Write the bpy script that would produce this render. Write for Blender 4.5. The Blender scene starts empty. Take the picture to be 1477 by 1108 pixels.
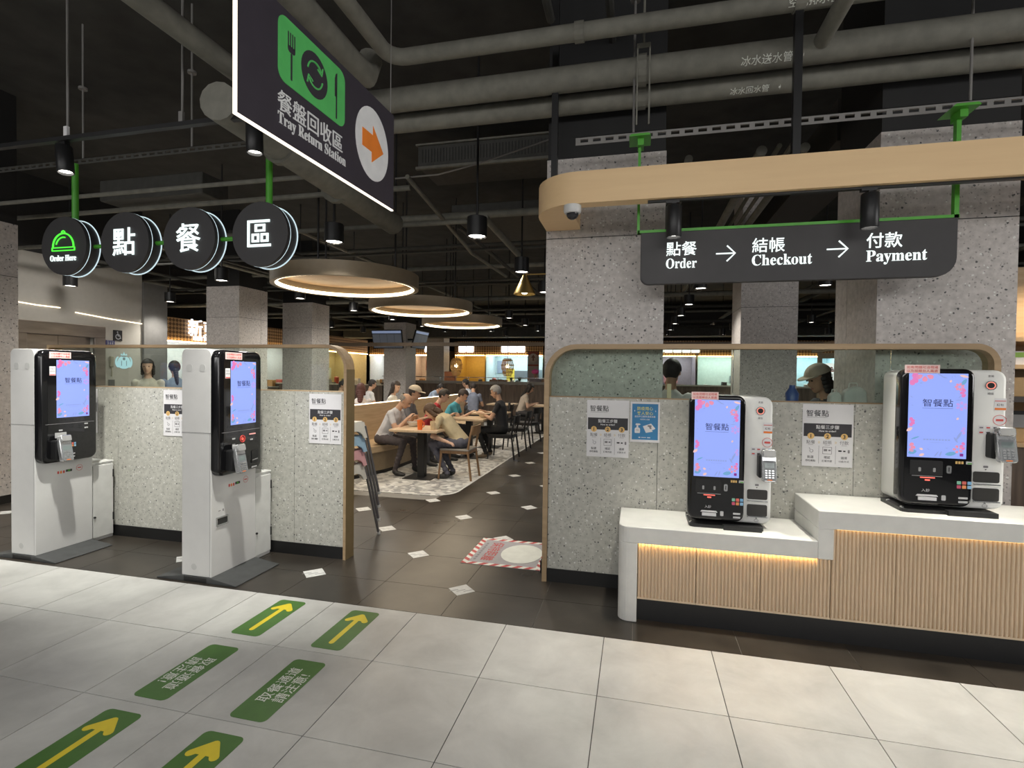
import bpy, bmesh, math, random
from mathutils import Vector, Matrix
random.seed(7)
S = bpy.context.scene
COL = S.collection
# ------------------------------------------------------------------ camera
H = 1.5582
YAW, PITCH, ROLL = 0.2360, 0.0191, 0.0124
def cam_axes():
    cy, sy = math.cos(YAW), math.sin(YAW)
    r = Vector((cy, sy, 0)); f = Vector((-sy, cy, 0)); u = Vector((0, 0, 1))
    f2 = math.cos(PITCH)*f - math.sin(PITCH)*u
    u2 = math.cos(PITCH)*u + math.sin(PITCH)*f
    r2 = math.cos(ROLL)*r + math.sin(ROLL)*u2
    u3 = math.cos(ROLL)*u2 - math.sin(ROLL)*r
    return r2, u3, f2
cam = bpy.data.objects.new('camera', bpy.data.cameras.new('camera'))
COL.objects.link(cam)
cr, cu, cf = cam_axes()
m = Matrix((cr, cu, -cf)).transposed().to_4x4()
m.translation = Vector((0, 0, H))
cam.matrix_world = m
cam.data.sensor_width = 36.0
cam.data.lens = 747.82/1477*36
cam.data.clip_start = 0.05
cam.data.clip_end = 200
S.camera = cam
# ------------------------------------------------------------------ world, exposure
w = bpy.data.worlds.new('world'); S.world = w; w.use_nodes = True
w.node_tree.nodes['Background'].inputs[0].default_value = (0.92, 0.97, 1.0, 1)
w.node_tree.nodes['Background'].inputs[1].default_value = 0.035
S.view_settings.view_transform = 'Standard'
S.view_settings.look = 'None'
S.view_settings.gamma = 1.0
S.view_settings.use_curve_mapping = False
S.view_settings.exposure = 0.0
def lamp(kind, name, loc, energy, color=(1, .95, .88), target=None, **kw):
    d = bpy.data.lights.new(name, kind); d.energy = energy; d.color = color
    for k, v in kw.items(): setattr(d, k, v)
    o = bpy.data.objects.new(name, d); COL.objects.link(o); o.location = loc
    t = Vector(target) - Vector(loc) if target else Vector((0, 0, -1))
    o.rotation_euler = t.to_track_quat('-Z', 'Y').to_euler()
    return o
# unseen area lights above the passage, added as general fill
for x in (-5.4, -2.6, 0.2, 3.0):
    for y in (-2.6, 0.4):
        lamp('AREA', 'passage_fill', (x, y, 3.85), 10 if x > -1 else 7, (1, .98, .945), shape='DISK', size=0.5)
# unseen fill panels added behind the camera to brighten pipes, pillars and walls
for x in (-7.5, -2.0, 3.5):
    lamp('AREA', 'unseen_fill_light', (x, -5.8, 3.55), 124, (1, .985, .965), (x, 0, 2.6), shape='RECTANGLE', size=4.6, size_y=1.5)
lamp('AREA', 'unseen_fill_light', (9.4, .6, 2.7), 210, (1, .985, .965), (-3, 2.6, 1.6), shape='RECTANGLE', size=4.5, size_y=2.2)  # unseen fill panel added at the right to brighten the kiosk fronts
# spotlights on the kiosks (their housings are built below)
lamp('SPOT', 'spot_beam', (-4.02, 2.90, 2.93), 380, (1, .985, .905), (-4.6, 3.5, 0), spot_size=1.08, spot_blend=1, shadow_soft_size=.04)
lamp('SPOT', 'spot_beam', (-2.43, 2.90, 2.93), 310, (1, .985, .905), (-2.95, 3.5, 0), spot_size=1.02, spot_blend=1, shadow_soft_size=.04)
lamp('SPOT', 'spot_beam', (-5.60, 2.90, 2.93), 350, (1, .985, .905), (-5.9, 3.5, 0), spot_size=1.08, spot_blend=1, shadow_soft_size=.04)
lamp('SPOT', 'spot_beam', (0.21, 3.43, 2.42), 150, (1, .955, .84), (0.27, 3.0, 0), spot_size=1.12, spot_blend=0.75, shadow_soft_size=0.04)
lamp('SPOT', 'spot_beam', (1.30, 3.43, 2.40), 150, (1, .955, .84), (1.36, 3.0, 0), spot_size=1.12, spot_blend=0.75, shadow_soft_size=0.04)
lamp('SPOT', 'spot_beam', (2.40, 3.43, 2.40), 150, (1, .955, .84), (2.4, 3.0, 0), spot_size=1.12, spot_blend=0.75, shadow_soft_size=0.04)

# ------------------------------------------------------------------ materials
def _new(name):
    mt = bpy.data.materials.new(name); mt.use_nodes = True
    nt = mt.node_tree; b = nt.nodes['Principled BSDF']
    return mt, nt, b
def lin(c):
    if isinstance(c, str):
        c = tuple(int(c[i:i+2], 16)/255 for i in (0, 2, 4))
        return tuple((x/12.92 if x <= .04045 else ((x+.055)/1.055)**2.4) for x in c)
    return c
def noise_mix(nt, c, amt, scale, stretch=(1, 1, 1), detail=3):
    tc = nt.nodes.new('ShaderNodeTexCoord'); mp = nt.nodes.new('ShaderNodeMapping')
    mp.inputs['Scale'].default_value = stretch
    n = nt.nodes.new('ShaderNodeTexNoise'); n.inputs['Scale'].default_value = scale; n.inputs['Detail'].default_value = detail
    nt.links.new(tc.outputs['Object'], mp.inputs[0]); nt.links.new(mp.outputs[0], n.inputs['Vector'])
    r = nt.nodes.new('ShaderNodeValToRGB')
    r.color_ramp.elements[0].position = .3; r.color_ramp.elements[1].position = .7
    r.color_ramp.elements[0].color = (*[max(0, x*(1-amt)) for x in c], 1)
    r.color_ramp.elements[1].color = (*[min(1, x*(1+amt)) for x in c], 1)
    nt.links.new(n.outputs['Fac'], r.inputs[0])
    return r.outputs[0], n.outputs['Fac'], mp.outputs[0]
MATS = {}
def mat(name, c, rough=.5, metal=0, amt=.06, scale=12, stretch=(1, 1, 1), bump=0, spec=None, emit=0, coat=0):
    if name in MATS: return MATS[name]
    c = lin(c)
    mt, nt, b = _new(name)
    col, fac, _ = noise_mix(nt, c, amt, scale, stretch)
    nt.links.new(col, b.inputs['Base Color'])
    b.inputs['Roughness'].default_value = rough; b.inputs['Metallic'].default_value = metal
    if spec is not None: b.inputs['Specular IOR Level'].default_value = spec
    if coat: b.inputs['Coat Weight'].default_value = coat
    if emit:
        nt.links.new(col, b.inputs['Emission Color']); b.inputs['Emission Strength'].default_value = emit
    if bump:
        bp = nt.nodes.new('ShaderNodeBump'); bp.inputs['Strength'].default_value = bump; bp.inputs['Distance'].default_value = .01
        nt.links.new(fac, bp.inputs['Height']); nt.links.new(bp.outputs[0], b.inputs['Normal'])
    MATS[name] = mt
    return mt
def glow(name, c, strength):
    """a lamp, lit letter or screen"""
    if name in MATS: return MATS[name]
    c = lin(c)
    mt, nt, b = _new(name)
    b.inputs['Base Color'].default_value = (*[x*.2 for x in c], 1)
    b.inputs['Roughness'].default_value = .4
    b.inputs['Emission Color'].default_value = (*c, 1); b.inputs['Emission Strength'].default_value = strength
    MATS[name] = mt
    return mt
def terrazzo(name, base, dark=.10, white=.8, scale=52, rough=.45):
    mt, nt, b = _new(name); N = nt.nodes.new; L = nt.links.new
    base = lin(base)
    col, fac, vec = noise_mix(nt, base, .16, 26, detail=4)
    # ragged chip outlines: wobble the lookup a little
    wn = N('ShaderNodeTexNoise'); wn.inputs['Scale'].default_value = scale*1.6; wn.inputs['Detail'].default_value = 1; L(vec, wn.inputs['Vector'])
    ws = N('ShaderNodeVectorMath'); ws.operation = 'SCALE'; ws.inputs['Scale'].default_value = .55/scale; L(wn.outputs['Color'], ws.inputs[0])
    wa = N('ShaderNodeVectorMath'); wa.operation = 'ADD'; L(vec, wa.inputs[0]); L(ws.outputs[0], wa.inputs[1]); vec = wa.outputs[0]
    def chips(prev, sc, thr_lo, thr_hi, c, rad, seed):
        mp = N('ShaderNodeMapping'); mp.inputs['Location'].default_value = (seed, seed*2.3, seed*.7)
        L(vec, mp.inputs[0])
        v = N('ShaderNodeTexVoronoi'); v.inputs['Scale'].default_value = sc; L(mp.outputs[0], v.inputs['Vector'])
        s = N('ShaderNodeSeparateColor'); L(v.outputs['Color'], s.inputs[0])
        a = N('ShaderNodeMath'); a.operation = 'GREATER_THAN'; L(s.outputs[0], a.inputs[0]); a.inputs[1].default_value = thr_lo
        d = N('ShaderNodeMath'); d.operation = 'LESS_THAN'; L(v.outputs['Distance'], d.inputs[0]); d.inputs[1].default_value = rad
        mm = N('ShaderNodeMath'); mm.operation = 'MULTIPLY'; L(a.outputs[0], mm.inputs[0]); L(d.outputs[0], mm.inputs[1])
        mx = N('ShaderNodeMix'); mx.data_type = 'RGBA'; L(mm.outputs[0], mx.inputs['Factor'])
        L(prev, mx.inputs[6]); mx.inputs[7].default_value = (*c, 1)
        return mx.outputs[2]
    g = tuple(x*.62 for x in base)
    col = chips(col, scale*1.45, .70, 1, g, .34, 3.1)
    col = chips(col, scale*1.25, .90, 1, (white, white, white*.96), .34, 7.7)
    col = chips(col, scale*1.05, .91, 1, (dark, dark, dark*1.02), .30, 1.3)
    L(col, b.inputs['Base Color']); b.inputs['Roughness'].default_value = rough
    MATS[name] = mt
    return mt
def wood(name, c1, c2, axis=2, scale=3.2, rough=.5, ring=14):
    if name in MATS: return MATS[name]
    mt, nt, b = _new(name); N = nt.nodes.new; L = nt.links.new
    tc = N('ShaderNodeTexCoord'); mp = N('ShaderNodeMapping')
    st = [ring]*3; st[axis] = 1.0
    mp.inputs['Scale'].default_value = st
    L(tc.outputs['Object'], mp.inputs[0])
    n = N('ShaderNodeTexNoise'); n.inputs['Scale'].default_value = scale; n.inputs['Detail'].default_value = 5; n.inputs['Distortion'].default_value = .4
    L(mp.outputs[0], n.inputs['Vector'])
    r = N('ShaderNodeValToRGB'); r.color_ramp.elements[0].position = .32; r.color_ramp.elements[1].position = .68
    r.color_ramp.elements[0].color = (*lin(c1), 1); r.color_ramp.elements[1].color = (*lin(c2), 1)
    L(n.outputs['Fac'], r.inputs[0]); L(r.outputs[0], b.inputs['Base Color'])
    b.inputs['Roughness'].default_value = rough
    MATS[name] = mt
    return mt
def glass(name, tint=(.93, .97, .95)):
    mt, nt, b = _new(name); N = nt.nodes.new; L = nt.links.new
    nt.nodes.remove(b)
    t = N('ShaderNodeBsdfTransparent'); t.inputs[0].default_value = (*tint, 1)
    g = N('ShaderNodeBsdfGlossy'); g.inputs['Roughness'].default_value = .02
    fr0 = N('ShaderNodeFresnel'); fr0.inputs[0].default_value = 1.45
    ge = N('ShaderNodeNewGeometry'); sb = N('ShaderNodeMath'); sb.operation = 'SUBTRACT'; sb.inputs[0].default_value = 1; L(ge.outputs['Backfacing'], sb.inputs[1])
    fr = N('ShaderNodeMath'); fr.operation = 'MULTIPLY'; L(fr0.outputs[0], fr.inputs[0]); L(sb.outputs[0], fr.inputs[1])
    mx = N('ShaderNodeMixShader'); L(fr.outputs[0], mx.inputs[0]); L(t.outputs[0], mx.inputs[1]); L(g.outputs[0], mx.inputs[2])
    L(mx.outputs[0], nt.nodes['Material Output'].inputs[0])
    MATS[name] = mt
    return mt
def lattice_mat(name, c, hole, scale):
    mt, nt, b = _new(name); N = nt.nodes.new; L = nt.links.new
    tc = N('ShaderNodeTexCoord'); mp = N('ShaderNodeMapping'); mp.inputs['Rotation'].default_value = (0, 0, math.pi/4)
    L(tc.outputs['UV'], mp.inputs[0])
    ck = N('ShaderNodeTexChecker'); ck.inputs['Scale'].default_value = scale; L(mp.outputs[0], ck.inputs[0])
    ck.inputs[1].default_value = (*lin(c), 1); ck.inputs[2].default_value = (*lin(hole), 1)
    L(ck.outputs[0], b.inputs['Base Color']); b.inputs['Roughness'].default_value = .6
    MATS[name] = mt
    return mt
def patterned_floor(name):
    mt, nt, b = _new(name); N = nt.nodes.new; L = nt.links.new
    tc = N('ShaderNodeTexCoord')
    mp = N('ShaderNodeMapping'); mp.inputs['Rotation'].default_value = (0, 0, .6); L(tc.outputs['Object'], mp.inputs[0])
    v = N('ShaderNodeTexVoronoi'); v.inputs['Scale'].default_value = 15; v.inputs['Randomness'].default_value = .45
    v.distance = 'MANHATTAN'; L(mp.outputs[0], v.inputs['Vector'])
    s = N('ShaderNodeSeparateColor'); L(v.outputs['Color'], s.inputs[0])
    r = N('ShaderNodeValToRGB'); r.color_ramp.interpolation = 'CONSTANT'
    e = r.color_ramp.elements; e[0].position = 0; e[0].color = (.27, .265, .26, 1); e[1].position = .20; e[1].color = (.60, .585, .55, 1)
    x = e.new(.55); x.color = (.50, .49, .47, 1); x = e.new(.75); x.color = (.34, .335, .32, 1); x = e.new(.88); x.color = (.74, .73, .70, 1)
    L(s.outputs[1], r.inputs[0]); L(r.outputs[0], b.inputs['Base Color']); b.inputs['Roughness'].default_value = .45
    MATS[name] = mt
    return mt
def stone_tile(name, c, amt, scale, rough, streak):
    mt, nt, b = _new(name); N = nt.nodes.new; L = nt.links.new
    c = lin(c)
    geo = N('ShaderNodeNewGeometry')
    n1 = N('ShaderNodeTexNoise'); n1.inputs['Scale'].default_value = scale; n1.inputs['Detail'].default_value = 6; n1.inputs['Distortion'].default_value = streak
    n1.inputs['Roughness'].default_value = .62
    L(geo.outputs['Position'], n1.inputs['Vector'])
    oi = N('ShaderNodeObjectInfo')
    r = N('ShaderNodeValToRGB'); r.color_ramp.elements[0].position = .3; r.color_ramp.elements[1].position = .72
    r.color_ramp.elements[0].color = (*[x*(1-amt) for x in c], 1); r.color_ramp.elements[1].color = (*[min(1, x*(1+amt)) for x in c], 1)
    L(n1.outputs['Fac'], r.inputs[0])
    hs = N('ShaderNodeHueSaturation'); L(r.outputs[0], hs.inputs['Color'])
    ma = N('ShaderNodeMapRange'); ma.inputs[3].default_value = .94; ma.inputs[4].default_value = 1.06
    L(oi.outputs['Random'], ma.inputs[0]); L(ma.outputs[0], hs.inputs['Value'])
    L(hs.outputs[0], b.inputs['Base Color'])
    rr = N('ShaderNodeMapRange'); rr.inputs[3].default_value = rough-.08; rr.inputs[4].default_value = rough+.1
    n2 = N('ShaderNodeTexNoise'); n2.inputs['Scale'].default_value = scale*.7; L(geo.outputs['Position'], n2.inputs['Vector'])
    L(n2.outputs['Fac'], rr.inputs[0]); L(rr.outputs[0], b.inputs['Roughness'])
    MATS[name] = mt
    return mt

white_tile = stone_tile('white_tile', (.49, .485, .465), .15, 3.4, .42, .35)
dark_tile = stone_tile('dark_tile', (.036, .030, .024), .42, 2.6, .30, .0)
grout_white = mat('grout_white', (.07, .065, .06), .9)
grout_dark = mat('grout_dark', (.19, .18, .165), .8)
terr_wall = terrazzo('terrazzo_wall', (.47, .465, .42), white=.72, scale=46)
terr_col = terrazzo('terrazzo_pillar', (.52, .485, .465), white=.72, dark=.09, scale=40)
black = mat('black_matte', (.010, .010, .011), .45)
black_gloss = mat('black_gloss', (.006, .006, .007), .12, coat=.4)
skirt = mat('black_skirting', (.006, .006, .006), .5)
white_pl = mat('white_plastic', (.63, .625, .615), .38, amt=.02)
white_gloss = mat('white_gloss_plastic', (.83, .83, .80), .28, amt=.02)
white_metal = mat('white_painted_metal', (.66, .66, .64), .42)
white_stone = mat('white_worktop', (.68, .675, .645), .30, amt=.04)
plate_grey = mat('ramp_grey', (.055, .057, .058), .5, amt=.2)
grey_pl = mat('grey_plastic', (.33, .33, .33), .35)
silver = mat('silver', (.55, .56, .57), .25, .8)
chrome = mat('chrome', (.72, .72, .72), .12, 1)
key_grey = mat('key_grey', (.20, .21, .22), .5)
lcd = mat('terminal_lcd', (.20, .24, .24), .2)
frame_wood = wood('frame_wood', (.36, .25, .14), (.44, .31, .18), 0, 2)
frame_wood_v = wood('frame_wood_upright', (.33, .23, .125), (.40, .285, .16), 2, 2)
frame_side = mat('frame_brass_side', (.20, .145, .07), .4)
beam_wood = wood('beam_wood', (.80, .56, .31), (.84, .60, .335), 0, 1.6, .55)
flute_wood = wood('flute_wood', (.64, .50, .345), (.68, .53, .37), 2, 2, .5, 6)
bench_wood = wood('bench_wood', (.42, .31, .19), (.52, .39, .25), 1, 2)
table_wood = wood('table_wood', (.52, .38, .24), (.60, .45, .30), 1, 2)
chair_wood = wood('chair_wood', (.20, .115, .055), (.27, .16, .085), 2, 3)
dark_wood = wood('dark_wood', (.075, .05, .035), (.17, .12, .085), 2, 1.4, .55, 9)
lamp_wood = wood('lamp_wood', (.52, .33, .19), (.60, .40, .24), 0, 1.2)
rim_wood = mat('rim_wood', (.30, .24, .165), .45)
green_paint = mat('green_paint', (.075, .36, .03), .4)
green_mat = mat('green_vinyl', (.060, .165, .022), .5, amt=.1)
yellow_vinyl = mat('yellow_vinyl', (.78, .62, .02), .5)
white_vinyl = mat('white_vinyl', (.72, .74, .68), .5)
red_vinyl = mat('red_vinyl', (.50, .055, .055), .5)
mat_grey = mat('mat_grey', (.36, .345, .36), .55)
dark_ink = mat('dark_ink', (.035, .033, .038), .6)
grey_ink = mat('grey_ink', (.22, .21, .22), .6)
paper = mat('paper_white', (.74, .73, .74), .6, amt=.02)
gold_ink = mat('gold_ink', (.72, .46, .16), .6)
blue_ink = mat('blue_ink', (.035, .20, .42), .5)
yellow_ink = mat('yellow_ink', (.75, .68, .12), .6)
red_ink = mat('red_ink', (.62, .07, .06), .6)
pink_paper = mat('pink_paper', (.85, .62, .60), .6)
orange_ink = mat('orange_ink', (.80, .20, .03), .6)
pipe_grey = mat('pipe_grey', (.185, .18, .152), .7, amt=.15)
pipe_dark = mat('pipe_dark', (.058, .057, .051), .7, amt=.15)
ceil_dark = mat('ceiling_dark', (.036, .035, .032), .9, amt=.3, scale=3)
steel_dark = mat('steel_dark', (.02, .02, .021), .4, .3)
perf_grey = mat('galvanised', (.24, .23, .22), .5, .3)
sign_dark = mat('sign_charcoal', (.055, .047, .062), .5)
sign_grey = mat('sign_charcoal_warm', (.042, .040, .042), .55)
sign_green = mat('sign_green', (.10, .50, .13), .5, emit=.10)
sign_white = mat('sign_white', (.74, .74, .74), .5, emit=.12)
sign_orange = mat('sign_orange', (.80, .22, .03), .5, emit=.12)
brass = mat('brass', (.55, .38, .13), .3, .9)
beige_wall = mat('beige_wall', (.46, .44, .40), .28, amt=.03)
steel_door = mat('brushed_steel', (.34, .30, .275), .28, .85, amt=.15, scale=2, stretch=(1, 1, 6), bump=.15)
clear_glass = glass('clear_glass', (.88, .93, .90))
led_stall = glow('led_stall', (1, .74, .36), 16)
bulb_white = glow('lamp_white', (1, .96, .88), 9)
bulb_dim = glow('lamp_soft', (1, .96, .9), 2.2)
led_warm = glow('led_warm', (1, .86, .58), 6)
led_yellow = glow('led_amber', (1, .62, .22), 34)
led_faint = glow('led_amber_faint', (1, .62, .22), 5)
letter_lit = glow('letter_lit', (.86, 1, .98), 1.3)
letter_soft = glow('letter_lit_soft', (.90, 1, .98), 1.15)
rim_lit = glow('rim_lit', (.72, .90, .96), .9)
green_lit = glow('letter_green', (.10, 1, .06), 1.1)
edge_lit = glow('edge_lit', (1, .90, .76), 1.6)
# ------------------------------------------------------------------ mesh builder
def rr(w, h, r, n=5, cx=0, cy=0):
    """rounded rectangle outline; r is one radius or four (bl, br, tr, tl)"""
    if not isinstance(r, (tuple, list)): r = (r,)*4
    pts = []
    for (sx, sy, a0, rad) in ((-1, -1, 180, r[0]), (1, -1, 270, r[1]), (1, 1, 0, r[2]), (-1, 1, 90, r[3])):
        ox, oy = cx+sx*(w/2-rad), cy+sy*(h/2-rad)
        if rad <= 1e-6: pts.append((ox, oy)); continue
        for k in range(n+1):
            a = math.radians(a0+90*k/n); pts.append((ox+rad*math.cos(a), oy+rad*math.sin(a)))
    return pts
def circ(r, n=24, cx=0, cy=0, ry=None, a0=0):
    ry = r if ry is None else ry
    return [(cx+r*math.cos(a0+2*math.pi*k/n), cy+ry*math.sin(a0+2*math.pi*k/n)) for k in range(n)]
BOLD = {}
for k in range(26):
    BOLD[chr(65+k)] = chr(0x1D400+k); BOLD[chr(97+k)] = chr(0x1D41A+k)
def serif(s): return ''.join(BOLD.get(c, c) for c in s)
_TXT = {}
def text_geo(s, bold=0, res=2):
    if any(ord(ch) > 0x2E80 and ord(ch) < 0xFFFF for ch in s): bold = min(bold, .006)
    key = (s, bold, res)
    if key in _TXT: return _TXT[key]
    c = bpy.data.curves.new('lettering', 'FONT'); c.body = s; c.size = 1; c.resolution_u = res; c.offset = bold
    o = bpy.data.objects.new('lettering', c); COL.objects.link(o)
    dg = bpy.context.evaluated_depsgraph_get()
    me = bpy.data.meshes.new_from_object(o.evaluated_get(dg))
    vs = [(v.co.x, v.co.y) for v in me.vertices]; fs = [tuple(p.vertices) for p in me.polygons]
    bpy.data.objects.remove(o); bpy.data.curves.remove(c); bpy.data.meshes.remove(me)
    _TXT[key] = (vs, fs)
    return _TXT[key]
class G:
    def __init__(s, m=None):
        s.v = []; s.f = []; s.i = []; s.ms = []; s.c = 0
        if m: s.m(m)
    def m(s, mt):
        if mt not in s.ms: s.ms.append(mt)
        s.c = s.ms.index(mt); return s
    def add(s, vs, fs):
        o = len(s.v); s.v += [tuple(p) for p in vs]
        for f in fs: s.f.append(tuple(o+k for k in f)); s.i.append(s.c)
        return s
    def box(s, x0, y0, z0, x1, y1, z1):
        if x1 < x0: x0, x1 = x1, x0
        if y1 < y0: y0, y1 = y1, y0
        if z1 < z0: z0, z1 = z1, z0
        return s.add([(x0,y0,z0),(x1,y0,z0),(x1,y1,z0),(x0,y1,z0),(x0,y0,z1),(x1,y0,z1),(x1,y1,z1),(x0,y1,z1)],
            [(3,2,1,0),(4,5,6,7),(0,1,5,4),(1,2,6,5),(2,3,7,6),(3,0,4,7)])
    def slab(s, pts, o, r, u, t):
        """outline pts (a, b) at o + a r + b u, thickness t along r x u (from 0 to t)"""
        o, r, u = Vector(o), Vector(r), Vector(u); n = r.cross(u).normalized()*t
        k = len(pts); base = [o+r*a+u*b for a, b in pts]
        vs = base+[p+n for p in base]
        fs = [tuple(range(k))[::-1], tuple(range(k, 2*k))]+[(j, (j+1) % k, k+(j+1) % k, k+j) for j in range(k)]
        return s.add(vs, fs)
    def flat(s, pts, o, r, u):
        o, r, u = Vector(o), Vector(r), Vector(u)
        return s.add([o+r*a+u*b for a, b in pts], [tuple(range(len(pts)))])
    def ringslab(s, outer, inner, o, r, u, t):
        o, r, u = Vector(o), Vector(r), Vector(u); n = r.cross(u).normalized()*t
        k = len(outer)
        A = [o+r*a+u*b for a, b in outer]; B = [o+r*a+u*b for a, b in inner]
        vs = A+B+[p+n for p in A]+[p+n for p in B]
        fs = []
        for j in range(k):
            q = (j+1) % k
            fs += [(q, j, k+j, k+q), (2*k+j, 2*k+q, 3*k+q, 3*k+j), (j, q, 2*k+q, 2*k+j), (k+q, k+j, 3*k+j, 3*k+q)]
        return s.add(vs, fs)
    def cyl(s, a, b, r, n=12, r2=None, caps=True):
        a, b = Vector(a), Vector(b); r2 = r if r2 is None else r2
        d = (b-a).normalized(); x = d.orthogonal().normalized(); y = d.cross(x)
        vs = []
        for k in range(n):
            t = 2*math.pi*k/n; e = x*math.cos(t)+y*math.sin(t); vs += [a+e*r, b+e*r2]
        fs = [(2*k, (2*k+2) % (2*n), (2*k+3) % (2*n), 2*k+1) for k in range(n)]
        if caps: fs += [tuple(range(0, 2*n, 2))[::-1], tuple(range(1, 2*n, 2))]
        return s.add(vs, fs)
    def tube(s, path, r, n=8):
        path = [Vector(p) for p in path]; vs = []; fs = []; x = None; K = len(path)
        for j, p in enumerate(path):
            d = (path[min(j+1, K-1)]-path[max(j-1, 0)]).normalized()
            x = d.orthogonal().normalized() if x is None else (x-d*x.dot(d)).normalized()
            y = d.cross(x)
            for k in range(n):
                t = 2*math.pi*k/n; vs.append(p+(x*math.cos(t)+y*math.sin(t))*r)
        for j in range(K-1):
            for k in range(n):
                q = (k+1) % n; fs.append((j*n+k, j*n+q, (j+1)*n+q, (j+1)*n+k))
        fs += [tuple(range(n))[::-1], tuple(range((K-1)*n, K*n))]
        return s.add(vs, fs)
    def lathe(s, prof, n=24, c=(0, 0, 0)):
        vs = []; fs = []; K = len(prof)
        for k in range(n):
            t = 2*math.pi*k/n
            for r, z in prof: vs.append((c[0]+r*math.cos(t), c[1]+r*math.sin(t), c[2]+z))
        for k in range(n):
            q = (k+1) % n
            for j in range(K-1): fs.append((k*K+j, q*K+j, q*K+j+1, k*K+j+1))
        return s.add(vs, fs)
    def ball(s, c, r, seg=10, rings=7):
        if not isinstance(r, (tuple, list)): r = (r, r, r)
        vs = []; fs = []
        for j in range(rings+1):
            p = math.pi*j/rings
            for k in range(seg):
                t = 2*math.pi*k/seg
                vs.append((c[0]+r[0]*math.sin(p)*math.cos(t), c[1]+r[1]*math.sin(p)*math.sin(t), c[2]-r[2]*math.cos(p)))
        for j in range(rings):
            for k in range(seg):
                q = (k+1) % seg; fs.append((j*seg+k, j*seg+q, (j+1)*seg+q, (j+1)*seg+k))
        return s.add(vs, fs)
    def text(s, t, size, o, r, u, align='l', bold=0, thick=0, squash=1):
        vs, fs = text_geo(t, bold)
        if not vs: return s
        x0 = min(v[0] for v in vs); x1 = max(v[0] for v in vs)
        sh = {'l': -x0, 'c': -(x0+x1)/2, 'r': -x1}[align]
        o, r, u = Vector(o), Vector(r), Vector(u); n = r.cross(u).normalized()*thick
        P = [o+r*((a+sh)*size*squash)+u*(b*size) for a, b in vs]
        if not thick: return s.add(P, fs)
        k = len(P); cnt = {}
        for f in fs:
            for a, b in zip(f, f[1:]+f[:1]): cnt[(a, b)] = 1
        side = [(a, b, b+k, a+k) for (a, b) in cnt if (b, a) not in cnt]
        return s.add(P+[p+n for p in P], [tuple(x+k for x in f) for f in fs]+side)
    def build(s, name, parent=None, loc=None, bevel=0, smooth=False, seg=1, world=False):
        """loc: object location for a top-level mesh (vertices given in world space are shifted to it);
        world: vertices are in world space and the parent sits unrotated at its location"""
        off = Vector(loc) if loc is not None else (Vector(parent.matrix_basis.translation) if (world and parent) else Vector())
        if world and parent and parent.parent: off = off + Vector(parent.parent.matrix_basis.translation)
        me = bpy.data.meshes.new(name)
        me.from_pydata([tuple(Vector(p)-off) for p in s.v], [], s.f)
        for mt in s.ms: me.materials.append(mt)
        me.polygons.foreach_set('material_index', s.i)
        bm = bmesh.new(); bm.from_mesh(me)
        if bevel:
            es = [e for e in bm.edges if len(e.link_faces) == 2 and e.calc_face_angle(0) > .6]
            bmesh.ops.bevel(bm, geom=es, offset=bevel, segments=seg, affect='EDGES', profile=.6, clamp_overlap=True)
        bmesh.ops.recalc_face_normals(bm, faces=bm.faces) if s.closed() else None
        if smooth:
            for f in bm.faces: f.smooth = True
            for e in bm.edges:
                if len(e.link_faces) == 2 and e.calc_face_angle(0) > .7: e.smooth = False
        bm.to_mesh(me); bm.free(); me.update()
        o = bpy.data.objects.new(name, me); COL.objects.link(o)
        if parent: o.parent = parent
        if loc is not None: o.location = loc
        return o
    def closed(s): return True
def tag(o, label=None, cat=None, group=None, kind=None):
    if label: o['label'] = label
    if cat: o['category'] = cat
    if group: o['group'] = group
    if kind: o['kind'] = kind
    return o
def thing(name, label, cat, loc=(0, 0, 0), rz=0, group=None, kind=None):
    o = bpy.data.objects.new(name, None); COL.objects.link(o)
    o.location = loc; o.rotation_euler = (0, 0, rz); o.empty_display_size = .1
    return tag(o, label, cat, group, kind)
def dup(root, loc, rz=None, label=None, group=None, skip=()):
    r = root.copy(); COL.objects.link(r); r.location = loc
    if rz is not None: r.rotation_euler = (0, 0, rz)
    if label: r['label'] = label
    if group: r['group'] = group
    for ch in list(root.children):
        if ch.name.split('.')[0] in skip: continue
        c = ch.copy(); COL.objects.link(c); c.parent = r
        for g in list(ch.children):
            d = g.copy(); COL.objects.link(d); d.parent = c
    return r
X, Y, Z = Vector((1, 0, 0)), Vector((0, 1, 0)), Vector((0, 0, 1))
# ------------------------------------------------------------------ setting: floors
X0, Y0, BY = -1.9636, 2.5211, 3.1046
fl = G(grout_white).box(-9.4, -6, -.12, 4.6, BY-.001, -.004).build('floor', loc=(0, 0, 0)); tag(fl, kind='structure')
tw = {}
def tile(key, sx, sy, mt, g=.0022):
    if key not in tw:
        o = G(mt).box(-sx/2+g, -sy/2+g, -.02, sx/2-g, sy/2-g, 0).build('tile')
        tw[key] = o.data; bpy.data.objects.remove(o)
    return tw[key]
def lay(parent, key, sx, sy, cx, cy, mt, g=.0022):
    o = bpy.data.objects.new('tile', tile(key, sx, sy, mt, g)); COL.objects.link(o); o.parent = parent
    o.location = (cx-parent.location.x, cy-parent.location.y, 0)
for i in range(-11, 11):
    cx = X0+.6*i+.3
    lay(fl, 'wcut', .6, BY-Y0, cx, (BY+Y0)/2, white_tile)
    for j in range(0, 4):
        lay(fl, 'w', .6, .6, cx, Y0-.3-.6*j, white_tile)
gw = G(white_tile)
for i in range(-11, 11):
    for j in range(4, 14):
        cx = X0+.6*i+.3; cy = Y0-.3-.6*j
        gw.box(cx-.2978, cy-.2978, -.02, cx+.2978, cy+.2978, 0)
tag(gw.build('far_tiles', fl), kind='stuff')
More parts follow.
